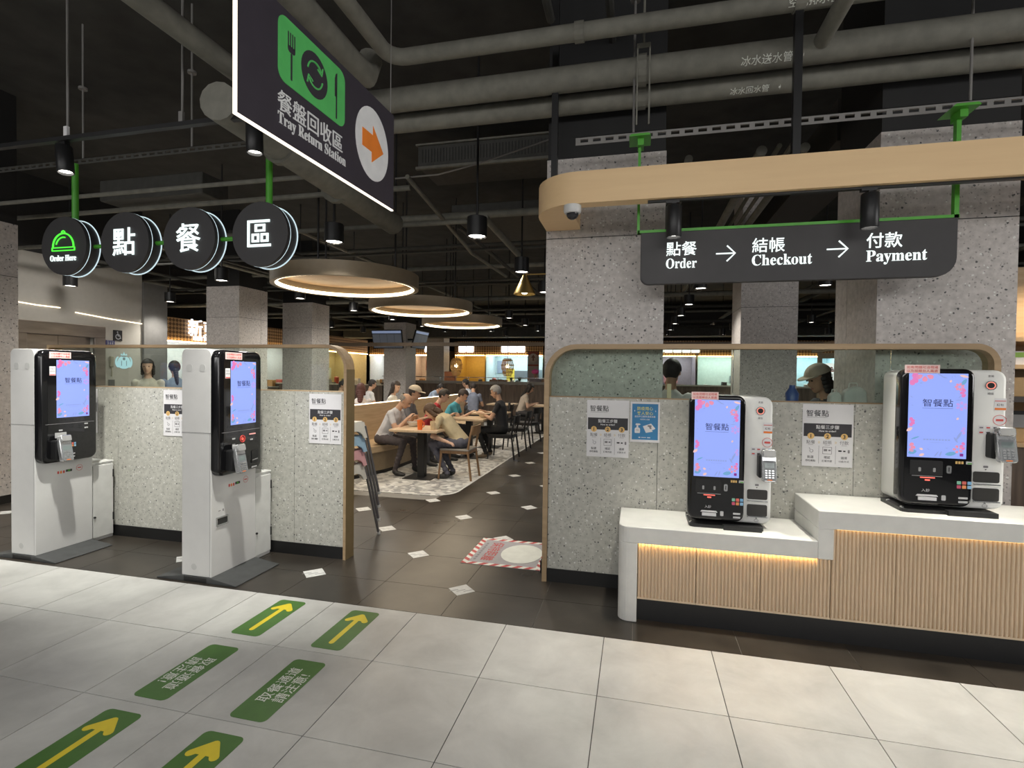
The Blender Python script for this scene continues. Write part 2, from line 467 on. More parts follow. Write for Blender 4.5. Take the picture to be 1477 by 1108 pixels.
df = G(grout_dark).box(-14, BY, -.12, 10, 26, -.004).build('floor', loc=(0, 0, 0)); tag(df, kind='structure')
RUGX, RUGY = -2.25, 6.15
rest = G(dark_tile)
NX = 0
for i in range(-17, 8):
    cx = .6*i+.3
    lay(df, 'dcut', .6, 3.52-BY, cx, (3.52+BY)/2, dark_tile, .0018) if -14 <= i < 5 else rest.box(cx-.2988, BY, -.02, cx+.2988, 3.519, 0)
    for j in range(0, 37):
        cy = 3.52+.6*j+.3
        if cx < RUGX+.01 and cy > RUGY and cy < 16: continue
        if j < 9 and -14 <= i < 5 and not (cx < -.65 and cx < RUGX and cy > RUGY): lay(df, 'd', .6, .6, cx, cy, dark_tile, .0018)
        else: rest.box(cx-.2988, cy-.2988, -.02, cx+.2988, cy+.2988, 0)
tag(rest.build('far_tiles', df), kind='stuff')
# diamond inlays on the joints
inlay = [mat('inlay_white', (.62, .62, .60), .45, amt=.1, scale=30)]
inlay_ln = mat('inlay_pattern', (.25, .25, .25), .5)
gi = G(inlay[0]).slab([(.1, 0), (0, .1), (-.1, 0), (0, -.1)], (0, 0, -.004), X, Y, .0052)
gi.m(inlay_ln)
for k in range(3):
    s = -.05+.05*k
    gi.flat([(s-.03, -.03-.004+s*.2), (s+.02, .018-.004+s*.2), (s+.026, .012-.004+s*.2), (s-.024, -.036-.004+s*.2)], (0, 0, .0016), X, Y)
ino = gi.build('inlay_tile', df); first = True
for a in range(-12, 0):
    for b in range(0, 9):
        x = .6*a; y = 3.52+1.2*b+(0 if a % 2 == 0 else .6)
        if y > 13 or (x < RUGX+.1 and y > RUGY-.1): continue
        if x < -2.35 and 3.75 < y < 4.1: continue
        o = ino if first else ino.copy()
        if not first: COL.objects.link(o)
        o.location = (x, y, 0); first = False
for x in (-.0, .6):
    pass
# patterned dining floor
ptn = patterned_floor('dining_mosaic')
pts = [(-13.6, RUGY)]+[(RUGX-.3+.3*math.sin(math.radians(t)), RUGY+.3-.3*math.cos(math.radians(t))) for t in range(0, 91, 15)]+[(RUGX, 15.9), (-13.6, 15.9)]
tag(G(ptn).slab(pts, (0, 0, -.02), X, Y, .0235).build('floor', loc=(0, 0, 0)), kind='structure')
edge = G(mat('edge_strip_white', (.66, .66, .64), .4))
o_ = pts[1:-1]; i_ = [(x-.028 if k > 2 else x, y+.028 if k < 6 else y) for k, (x, y) in enumerate(o_)]
strip = [pts[0]]+o_; strip_in = [(pts[0][0], pts[0][1]+.02)]+i_
for k in range(len(strip)-1):
    edge.flat([strip[k], strip[k+1], strip_in[k+1], strip_in[k]], (0, 0, .0045), X, Y)
tag(edge.build('trim_1', loc=(0, 0, 0)), kind='structure')

# ------------------------------------------------------------------ ceiling and outer walls
tag(G(ceil_dark).box(-14, -6, 4.7, 10, 26, 4.85).build('ceiling', loc=(0, 0, 4.7)), kind='structure')
soff = mat('passage_ceiling', (.05, .05, .048), .8)
tag(G(mat('wall_paint', (.14, .135, .13), .6)).box(-14, -6.2, 0, 10, -6, 4.7).build('wall_front', loc=(0, -6, 0)), kind='structure')
tag(G(mat('wall_dark', (.05, .045, .04), .7)).box(-14, 25.8, 0, 10, 26, 4.7).build('wall_back', loc=(0, 26, 0)), kind='structure')
tag(G(MATS['wall_dark']).box(9.8, -6, 0, 10, 25.8, 4.7).build('wall_right', loc=(9.8, 0, 0)), kind='structure')
tag(G(MATS['wall_dark']).box(-14.2, -6, 0, -14, 25.8, 4.7).build('wall_left', loc=(-14, 0, 0)), kind='structure')
# beige wall with the lift
lx = -9.643
wl = G(beige_wall)
wl.box(lx-.3, 2.0, 0, lx, 6.34, 3.46).box(lx-.3, 6.34, 2.16, lx, 7.42, 3.46).box(lx-.3, 7.42, 0, lx, 8.37, 3.46)
wlo = wl.build('wall_left', loc=(lx, 6, 0)); tag(wlo, kind='structure')
G(mat('wall_dark_cap', (.02, .02, .02), .7)).box(lx-.3, 2, 3.46, lx+.01, 8.37, 4.7).build('wall_cap', wlo, world=True)
G(mat('corner_grey', (.19, .185, .18), .5)).box(lx-.3, 8.37, 0, lx+.05, 8.9, 3.3).build('wall_end', wlo, world=True)
d = G(steel_door); d.box(lx-.2, 6.34, 0, lx-.08, 6.88, 2.12).build  # lift door leaves
dr = thing('door_1', None, None, (lx-.1, 6.88, 0)); tag(dr, kind='structure')
G(steel_door).box(lx-.16, 6.34, 0, lx-.08, 6.876, 2.13).build('door_leaf', dr, world=True)
G(steel_door).box(lx-.16, 6.884, 0, lx-.08, 7.42, 2.13).build('door_leaf', dr, world=True)
fr = G(steel_door).box(lx-.02, 6.16, 2.13, lx+.03, 7.62, 2.34).box(lx-.02, 6.16, 0, lx+.03, 6.34, 2.13).box(lx-.02, 7.42, 0, lx+.03, 7.62, 2.13)
fr.build('door_frame', dr, world=True, bevel=.006)
# ------------------------------------------------------------------ pillars
cap_dark = mat('pillar_cap', (.009, .009, .0095), .7)
def pillar(x0, y0, x1, y1, joints=(2.61,), side='l', vj=None, top=3.22):
    p = thing('pillar', None, None, ((x0+x1)/2, (y0+y1)/2, 0)); tag(p, kind='structure')
    G(cap_dark).box(x0+.006, y0+.006, 0, x1-.006, y1-.006, 4.7).build('core', p, world=True)
    zs = [0, *joints, top]; g = .003
    for a, b in zip(zs, zs[1:]):
        G(terr_col).box(x0, y0, a+g, x1, y0+.02, b-g).build('panel', p, world=True)
        ys = [y0+.0202, *( [vj] if vj else []), y1]
        for q, r_ in zip(ys, ys[1:]):
            G(terr_col).box(x0, q+(g if q != ys[0] else 0), a+g, x0+.02, r_-g, b-g).build('panel', p, world=True)
            G(terr_col).box(x1-.02, q+(g if q != ys[0] else 0), a+g, x1, r_-g, b-g).build('panel', p, world=True)
    G(skirt).box(x0-.012, y0-.012, 0, x1+.012, y1, .095).build('skirting', p, world=True)
    return p
pillar(-.702, 4.0, .186, 4.78)
pillar(1.572, 4.0, 2.363, 4.76, vj=4.52)
pillar(1.515, 8.45, 2.30, 9.2, top=4.6)
pillar(-7.80, 3.80, -7.03, 4.55)
pillar(-8.34, 8.62, -7.572, 9.42, vj=9.22)
pillar(-8.40, 10.98, -7.588, 11.7, vj=11.2)
pillar(-8.2, 15.8, -7.41, 16.6)
pillar(-9.0, 21.3, -8.2, 22.0)

# ------------------------------------------------------------------ partitions
def partition(name, x0, x1, r0, r1, joints, label, right_side_visible):
    """terrazzo half wall, glass above it, one bent wooden frame round the lot. r0 / r1: top corner radii"""
    y0, y1 = 3.845, 3.925
    p = thing(name, label, 'partition', ((x0+x1)/2, y0, 0))
    f = .036 if not right_side_visible else .026
    top = 1.785; r0 = r0 or .001; r1 = r1 or .001
    W = x1-x0
    n = 8
    out = rr(W, top, (.0, .0, r1, r0), n, (x0+x1)/2, top/2)
    inn = rr(W-2*f, top-f, (.0, .0, max(r1-f, .0005), max(r0-f, .0005)), n, (x0+x1)/2, (top-f)/2)
    # bottom edge stays open: drop the frame's lower bar by giving both outlines the same floor line
    G(frame_wood if not right_side_visible else frame_wood).ringslab(out, inn, (0, y1+.03, 0), X, Z, -.115+.0) if False else None
    g = G(frame_wood)
    a, b = out[1:]+out[:1], inn[1:]+inn[:1]   # start at the lower right corner
    a, b = out, inn
    k = len(a); yF, yB = y0-.02, y1+.02
    def ring(pts, y): return [(q[0], y, q[1]) for q in pts]
    vs = ring(a, yF)+ring(b, yF)+ring(a, yB)+ring(b, yB)
    fs = []
    for j in range(1, k):      # skips the segment between the two floor corners
        q = (j+1) % k
        fs += [(j, q, k+q, k+j), (2*k+q, 2*k+j, 3*k+j, 3*k+q), (q, j, 2*k+j, 2*k+q), (k+j, k+q, 3*k+q, 3*k+j)]
    g.add(vs, fs)
    fo = g.build('frame', p, world=True)
    xs = [x0+f, *joints, x1-f]
    for q, r_ in zip(xs, xs[1:]):
        G(terr_wall).box(q+.0015, y0, .1, r_-.0015, y1, 1.39).build('terrazzo_panel', p, world=True)
    G(skirt).box(x0+f, y0-.008, 0, x1-f, y1+.008, .1).build('skirting', p, world=True)
    G(frame_wood).box(x0+f, y0+.01, 1.39, x1-f, y1-.01, 1.398).build('glass_channel', p, world=True)
    gp = rr(W-2*f-.004, top-f-1.40, (.001, .001, max(r1-f, .0005), max(r0-f, .0005)), n, (x0+x1)/2, 1.40+(top-f-1.40)/2)
    gx = x0+W*.45 if W > 2.5 else None
    G(clear_glass).slab(gp, (0, y0+.045, 0), X, Z, .008).build('glass_pane', p, world=True)
    return p
lp = partition('partition_screen', -5.55, -2.318, 0, .20, (-4.706, -3.75, -2.82), 'half-height speckled stone partition with glass strip behind the free-standing kiosks', True)
G(frame_side).box(-2.3185, 3.822, 0, -2.3165, 3.948, 1.58).build('frame_edge', lp, world=True)
rp = partition('partition_screen', -.672, 2.19, .24, .13, (.152, 1.4), 'half-height speckled stone partition with glass strip behind the counter kiosks', False)
for x in (.654, 1.62):
    G(chrome).box(x-.002, 3.885, 1.40, x+.002, 3.903, 1.75).build('glass_joint', rp, world=True)
# ------------------------------------------------------------------ screens
scr_bg = glow('screen_blue', (.30, .40, .93), .95)
scr = {k: glow('screen_'+k, c, .9) for k, c in dict(pink=(.75, .20, .50), rose=(.80, .28, .42), violet=(.52, .34, .80), teal=(.16, .38, .62), peach=(.85, .55, .55), navy=(.035, .045, .16), leaf=(.28, .36, .72), plum=(.22, .02, .25)).items()}
def petals(g, o, r, u, cx, cy, R, k, a0=0, a1=360, inner=.25, wid=.28):
    for q in range(k):
        a = math.radians(a0+(a1-a0)*(q+.5)/k)
        d = (math.cos(a), math.sin(a)); e = (-d[1], d[0])
        P = []
        for t, w_ in ((inner, 0), (.5, .8), (.78, 1), (.95, .6), (1, 0), (.95, -.6), (.78, -1), (.5, -.8)):
            P.append((cx+R*(t*d[0]+w_*wid*e[0]), cy+R*(t*d[1]+w_*wid*e[1])))
        g.flat(P, o, r, u)
def clip_leaf(g, o, r, u, cx, cy, L, W, ang):
    c, s = math.cos(math.radians(ang)), math.sin(math.radians(ang))
    P = []
    for t, w_ in ((-1, 0), (-.6, .7), (0, 1), (.6, .7), (1, 0), (.6, -.7), (0, -1), (-.6, -.7)):
        P.append((cx+L/2*t*c-W/2*w_*s, cy+L/2*t*s+W/2*w_*c))
    g.flat(P, o, r, u)
def screen_art(g, o, r, u, w, h):
    """screen w x h, o its lower left corner; lit background then a print of flowers, leaves and lettering"""
    o, r, u = Vector(o), Vector(r), Vector(u); n = r.cross(u).normalized()
    g.m(scr_bg).flat([(0, 0), (w, 0), (w, h), (0, h)], o, r, u)
    l1 = o+n*.0009; l2 = o+n*.0013; s = w/.27
    def P(c, cx, cy, R, k, a0=0, a1=360, **kw):
        g.m(scr[c]); petals(g, l1, r, u, cx*w, cy*h, R*w, k, a0, a1, **kw)
    def L(c, cx, cy, l, ww, a):
        g.m(scr[c]); clip_leaf(g, l1, r, u, cx*w, cy*h, l*w, ww*w, a)
    P('pink', .012, .945, .17, 4, -85, 55); P('rose', .27, .995, .17, 3, -175, -5); P('rose', .86, .845, .085, 7); P('pink', .985, .775, .12, 3, 110, 250)
    P('violet', .90, .62, .10, 6); P('pink', .015, .42, .11, 4, -80, 80); P('rose', .012, .115, .13, 3, -70, 70); P('rose', .86, .11, .09, 5); P('pink', .985, .15, .1, 3, 100, 260)
    P('violet', .985, .33, .09, 3, 100, 260)
    for a in ((.09, .06, .16, .10, 20), (.74, .055, .20, .09, 12), (.93, .9, .17, .07, 60), (.13, .23, .17, .035, 25)): L('teal', *a)
    for a in ((.52, .985, .17, .03, -35), (.60, .955, .12, .03, -20), (.73, .96, .05, .012, 100), (.78, .965, .05, .012, 110), (.85, .69, .13, .02, 5), (.87, .73, .09, .02, 50), (.05, .72, .07, .02, -40), (.07, .62, .05, .018, -30),
              (.87, .27, .22, .05, 65), (.82, .22, .15, .04, 120), (.5, .045, .16, .03, 60), (.57, .05, .14, .03, 75), (.36, .1, .06, .016, -30), (.67, .12, .06, .016, -20), (.21, .885, .05, .03, 20)): L('leaf', *a)
    for a in ((.03, .33, .13, .07, 40), (.93, .97, .16, .05, -15), (.25, .03, .10, .06, 30), (.71, .91, .06, .04, 70), (.84, .47, .06, .04, 60), (.24, .1, .07, .05, -25)): L('peach', *a)
    g.m(scr['navy']).text('智餐點', .175*w, l2+r*(.5*w)+u*(.615*h), r, u, 'c', .014)
    g.flat([(.24*w, .585*h), (.76*w, .585*h), (.76*w, .588*h), (.24*w, .588*h)], l2, r, u)
    g.m(scr['leaf'])
    for k in range(9): g.flat([(.27*w+k*.052*w, .205*h), (.308*w+k*.052*w, .205*h), (.308*w+k*.052*w, .225*h), (.27*w+k*.052*w, .225*h)], l2, r, u)
    g.flat([(.38*w, .178*h), (.62*w, .178*h), (.62*w, .183*h), (.38*w, .183*h)], l2, r, u)
    g.m(scr['plum']).flat(rr(.06*w, .06*w, .008*w, 3, .92*w, .045*h), l2, r, u)
def notice(g, o, r, u, w, h):
    """pink sticker with two lines of red characters"""
    o, r, u = Vector(o), Vector(r), Vector(u); n = r.cross(u).normalized()
    g.m(pink_paper).slab([(0, 0), (w, 0), (w, h), (0, h)], o, r, u, .0012)
    g.m(red_ink).text('如有問題可洽現場', .36*h, o+n*.0018+r*(.5*w)+u*(.57*h), r, u, 'c', .02, squash=w/(.36*h)/8.9)
    g.text('以及服務台人員處', .36*h, o+n*.0018+r*(.5*w)+u*(.14*h), r, u, 'c', .02, squash=w/(.36*h)/8.9)
def card_terminal(parent, o, r, u, sc=1.0):
    """silver payment terminal on a bracket; o is its mounting point on a surface facing r x u"""
    o, r, u = Vector(o), Vector(r), Vector(u); n = r.cross(u).normalized()
    def q(a, b, c): return o+r*a*sc+u*b*sc+n*c*sc
    base = G(black)
    base.slab(rr(.07*sc, .15*sc, .012*sc, 3), q(-.012, 0, 0), r, u, .05*sc)
    t = base.build('card_terminal', parent)
    a = math.radians(11); un = u*math.cos(a)-n*math.sin(a); nn = n*math.cos(a)+u*math.sin(a)
    g = G(silver); c0 = q(.010, .0, .072)
    g.slab(rr(.088*sc, .185*sc, (.02*sc, .02*sc, .014*sc, .014*sc), 4), c0-nn*.02*sc, r, un, .034*sc)
    g.m(grey_pl).slab(rr(.078*sc, .05*sc, .012*sc, 4), c0+un*.088*sc-nn*.02*sc, r, un, .05*sc)
    g.build('terminal_body', t, bevel=.004*sc, smooth=True)
    f = c0+nn*.0146*sc
    g = G(key_grey).slab(rr(.078*sc, .128*sc, .008*sc, 3), f-un*.022*sc, r, un, .002*sc)
    g.m(lcd).flat(rr(.058*sc, .034*sc, .003*sc, 2, 0, .012*sc), f+nn*.0026*sc, r, un)
    g.m(silver)
    for i in range(3):
        for j in range(4):
            g.slab(rr(.014*sc, .009*sc, .003*sc, 2, (-.02+.02*i)*sc, (-.022-.0145*j)*sc), f+nn*.002*sc, r, un, .002*sc)
    g.m(orange_ink).flat(rr(.03*sc, .006*sc, .002*sc, 2, 0, -.081*sc), f+nn*.0026*sc, r, un)
    g.build('keypad', t)
    return t
dots = [mat('pay_'+k, c, .5) for k, c in (('green', (.25, .55, .40)), ('red', (.70, .15, .12)), ('blue', (.20, .42, .66)), ('crimson', (.62, .10, .18)), ('orange', (.75, .28, .10)), ('sky', (.30, .52, .75)))]
def pay_marks(g, o, r, u, s):
    o, r, u = Vector(o), Vector(r), Vector(u)
    for i in range(3):
        for j in range(2):
            g.m(dots[i+3*j]).flat(rr(.8*s, .8*s, .12*s, 2, i*s, -j*s), o, r, u)

# ------------------------------------------------------------------ floor-standing kiosk, built facing +X at its own origin (body middle)
def floor_kiosk(loc, label, extra):
    k = thing('order_kiosk', label, 'kiosk', loc)
    hw = .2275; bx0, bx1 = -.13, .13
    side = rr(.26, 1.675, (.004, .004, .045, .045), 5, 0, .04+1.675/2)
    g = G(white_pl).slab([(a, b) for a, b in side], (0, hw, 0), X, Z, 2*hw)      # X x Z points to -Y
    body = g.build('body', k, bevel=.004)
    s = G(mat('seam_grey', (.25, .25, .25), .6))
    s.box(bx0-.0006, -hw-.0008, 1.098, bx1, -hw, 1.102).box(bx1-.012, -hw-.0008, .05, bx1-.0105, -hw, 1.098)
    s.m(mat('vent_grey', (.52, .52, .51), .5))
    for a in (-.06, .055): s.slab(rr(.05, .052, .018, 3, a, 1.575), (0, -hw-.0002, 0), X, Z, .001)
    s.slab(circ(.024, 14, -.02, .11), (0, -hw-.0002, 0), X, Z, .001)
    s.build('side_cover', k)
    # black front head, rounded, standing proud of the body
    x0, x1 = bx1-.02, bx1+.055
    o = rr(.455, .93, (.06, .06, .065, .065), 6, 0, 1.245)
    hd = G(black_gloss).slab(o, (x0, 0, 0), Y, Z, x1-x0).build('front_head', k, bevel=.022, seg=3, smooth=True)
    xf = x1+.0006
    G(black_gloss).slab(rr(.36, .80, .03, 4, .01, 1.255), (x1-.001, 0, 0), Y, Z, .003).build('glass_front', k)
    g = G(); screen_art(g, (x1+.0026, -.115+.01, 1.15), Y, Z, .262, .478); g.build('screen', k)
    g = G(); notice(g, (x1+.003, -.158, 1.642), Y, Z, .165, .052)
    g.m(paper).slab([(-.158, 1.50), (-.112, 1.50), (-.112, 1.575), (-.158, 1.575)], (x1+.003, 0, 0), Y, Z, .001)
    g.m(grey_ink).text('悠遊卡', .013, (x1+.0045, -.135, 1.55), Y, Z, 'c', .02).text('請先取', .013, (x1+.0045, -.135, 1.53), Y, Z, 'c', .02)
    g.m(red_ink).flat([(-.157, 1.502), (-.113, 1.502), (-.113, 1.51), (-.157, 1.51)], (x1+.0045, 0, 0), Y, Z)
    g.build('stickers', k)
    g = G(grey_ink).box(x1+.002, -.19, 1.0985, x1+.0028, .2, 1.1015)
    g.build('seam', k)
    card_terminal(k, (x1, -.10, .89), Y, Z, 1.05)
    g = G()
    if extra == 'full':
        g.m(red_ink).ringslab(circ(.028, 20, .015, 1.035), circ(.019, 20, .015, 1.035), (x1+.002, 0, 0), Y, Z, .004)
        g.m(glow('red_lit', (1, .12, .08), 1.2)).flat(circ(.012, 12, .015, 1.035), (x1+.0035, 0, 0), Y, Z)
        g.m(glow('slot_lit', (1, .45, .4), .8)).flat([(.085, 1.058), (.155, 1.058), (.155, 1.068), (.085, 1.068)], (x1+.0032, 0, 0), Y, Z)
        g.m(black).slab(rr(.07, .10, .008, 3, .145, .88), (x1+.001, 0, 0), Y, Z, .006)
        g.m(grey_pl).flat([(.115, .852), (.175, .858), (.175, .866), (.115, .858)], (x1+.0082, 0, 0), Y, Z)
    g.m(mat('marking_grey', (.45, .45, .45), .6))
    for yy, zz in ((-.075, 1.045), (-.075, 1.0), (.13, 1.085), (.13, 1.05)) if extra != 'full' else ((-.075, 1.045), (-.075, 1.0), (.015, .985), (.11, 1.02), (.125, .80), (.155, .80)):
        g.flat(rr(.03, .012, .003, 2, yy, zz), (x1+.0032, 0, 0), Y, Z)
    pay_marks(g, (x1+.0032, .0 if extra != 'full' else -.005, .925), Y, Z, .019)
    g.m(mat('marking_grey', (.45, .45, .45)))
    if extra != 'full': g.flat(rr(.09, .045, .004, 2, -.075, 1.005), (x1+.0034, 0, 0), Y, Z)
    for j in range(2): g.flat(rr(.036, .010, .002, 2, .02, .84-.025*j), (x1+.0032, 0, 0), Y, Z)
    g.build('markings', k)
    # print and slot on the white lower front
    xb = bx1+.0012
    g = G(red_ink)
    for j, c in enumerate((red_ink, orange_ink, red_ink)): g.m(c).flat(rr(.014, .022, .003, 2, -.055+.022*j, .685), (xb, 0, 0), Y, Z)
    g.m(dark_ink).flat(rr(.05, .02, .002, 2, .03, .69), (xb, 0, 0), Y, Z); g.m(green_paint).flat(rr(.02, .012, .002, 2, .03, .69), (xb+.0003, 0, 0), Y, Z)
    g.m(red_ink).ringslab(circ(.026, 20, .115, .70), circ(.0235, 20, .115, .70), (xb, 0, 0), Y, Z, .0004).flat(rr(.03, .008, .002, 2, .115, .70), (xb, 0, 0), Y, Z)
    if extra == 'full':
        g.m(grey_ink).flat(rr(.022, .006, .001, 2, -.15, .515), (xb, 0, 0), Y, Z).flat(rr(.012, .018, .002, 2, -.115, .515), (xb, 0, 0), Y, Z)
    g.build('printed_marks', k)
    if extra == 'full':
        G(silver).ringslab(rr(.115, .07, .004, 2, -.125, .435), rr(.095, .046, .002, 2, -.125, .437), (bx1, 0, 0), Y, Z, .006).build('receipt_slot', k)
        G(mat('slot_dark', (.03, .03, .028), .5)).flat(rr(.096, .048, .002, 2, -.125, .437), (bx1+.0015, 0, 0), Y, Z).build('slot_opening', k)
    # sloped black floor plates
    g = G(plate_grey)
    for s_, xa, xb_ in ((1, .10, .355), (-1, -.10, -.345)):
        prof = [(xa, 0), (xb_, 0), (xb_, .008), (s_*.13, .042), (xa, .042)]
        if s_ < 0: prof = prof[::-1]
        g.slab(prof, (0, .225, 0), X, Z, .465)
    g.m(black).box(-.12, -.238, .0, .12, .228, .04)
    g.build('floor_plate', k, bevel=.002)
    return k
floor_kiosk((-3.13, 3.3725, 0), 'white free-standing order kiosk nearest the partition end, with red ring light and receipt slot', 'full')
floor_kiosk((-4.832, 3.3775, 0), 'white free-standing order kiosk beside the far grey pillar, no receipt slot below its black front', 'plain')
def low_cabinet(x, label):
    k = thing('low_cabinet', label, 'cabinet', (x-.15, 3.725, 0))
    G(white_metal).box(x-.3, 3.61, 0, x, 3.818, .70).build('body', k, world=True, bevel=.004)
    G(white_metal).box(x-.302, 3.606, .70, x+.006, 3.82, .715).build('top', k, world=True, bevel=.003)
    dd = G(white_metal).box(x, 3.625, .03, x+.012, 3.81, .685).build('door', k, world=True, bevel=.003)
    for z in (.16, .56): G(steel_dark).box(x+.010, 3.803, z, x+.018, 3.813, z+.07).build('hinge', dd, world=True)
    G(steel_dark).cyl((x+.012, 3.637, .22), (x+.022, 3.637, .22), .009, 10).build('lock', dd, world=True)
low_cabinet(-3.035, 'low white metal cabinet against the partition behind the kiosk with the red ring')
low_cabinet(-4.735, 'low white metal cabinet against the partition behind the kiosk without receipt slot')

# ------------------------------------------------------------------ stepped counter
CY = 3.345
ct = thing('service_counter', 'white stepped counter with fluted wooden front and warm light under its top', 'counter', (1.3, 3.6, 0))
LZ, HZ, TH = .605, .785, .105; XR = 3.3; XS = 1.045; XL = 1.128
# left cheek: bullnose end running to the floor
pl = [(.022, CY), (-.03, CY+.004)]+[(-.10+.075*math.sin(math.radians(t))-.0, CY+.075+.0-.075*math.cos(math.radians(t))) for t in (-20, -45, -70, -90)]
outer = [(.022, CY)]+[(-.03-.065*math.sin(math.radians(t)), CY+.065-.065*math.cos(math.radians(t))) for t in range(0, 91, 15)]+[(-.095, 3.82), (.022, 3.82)]
G(white_stone).slab([(a, b) for a, b in outer[::-1]], (0, 0, LZ-TH-.0005), X, Y, -(LZ-TH-.0005)).build('end_panel', ct, world=True, bevel=.003)
lowtop = [(XS-.0, CY), (-.03, CY)]+[(-.03-.065*math.sin(math.radians(t)), CY+.065-.065*math.cos(math.radians(t))) for t in range(15, 91, 15)]+[(-.095, 3.82), (XS, 3.82)]
G(white_stone).slab(lowtop, (0, 0, LZ-TH), X, Y, -TH if False else TH).build('worktop', ct, world=True, bevel=.004)
G(white_stone).box(XS, CY, HZ-TH, XR, 3.82, HZ).box(XS, CY, LZ-TH, XL, 3.82, HZ-TH).build('worktop', ct, world=True, bevel=.004)
G(black).box(.022, CY+.045, 0, XR, 3.82, .135).build('kickplate', ct, world=True)
yb = CY+.03
def flutes(x0, x1, z0, z1):
    pnl = G(flute_wood).box(x0+.0015, yb+.014, z0, x1-.0015, yb+.03, z1)
    pnl.box(x0+.001, yb+.002, z0, x1-.001, yb+.014, z0+.012)
    po = pnl.build('fluted_panel', ct, world=True)
    g = G(flute_wood); p = .0205; n = int((x1-x0)/p); p = (x1-x0)/n
    for q in range(n):
        c = x0+p*(q+.5)
        prof = [(c+.0078*math.sin(math.radians(t)), yb+.014-.013*math.cos(math.radians(t))) for t in (-90, -55, -20, 20, 55, 90)]
        k = len(prof)
        vs = [(a, b, z0+.012) for a, b in prof]+[(a, b, z1) for a, b in prof]
        g.add(vs, [(j, j+1, k+j+1, k+j) for j in range(k-1)]+[tuple(range(k, 2*k))])
    tag(g.build('flutes', po, world=True), kind='stuff')
for a, b in ((.024, .378), (.378, .747), (.747, XL)): flutes(a, b, .138, .498)
for a, b in ((XL+.001, 1.46), (1.46, 1.812), (1.812, 2.16), (2.16, 2.51), (2.51, 2.86), (2.86, 3.3)): flutes(a, b, .138, .678)
G(led_yellow).box(.03, yb-.005, LZ-TH-.006, XS, yb+.001, LZ-TH-.0005).build('light_strip', ct, world=True)
G(led_faint).box(XL+.02, yb-.005, HZ-TH-.006, XR-.02, yb+.001, HZ-TH-.0005).build('light_strip', ct, world=True)

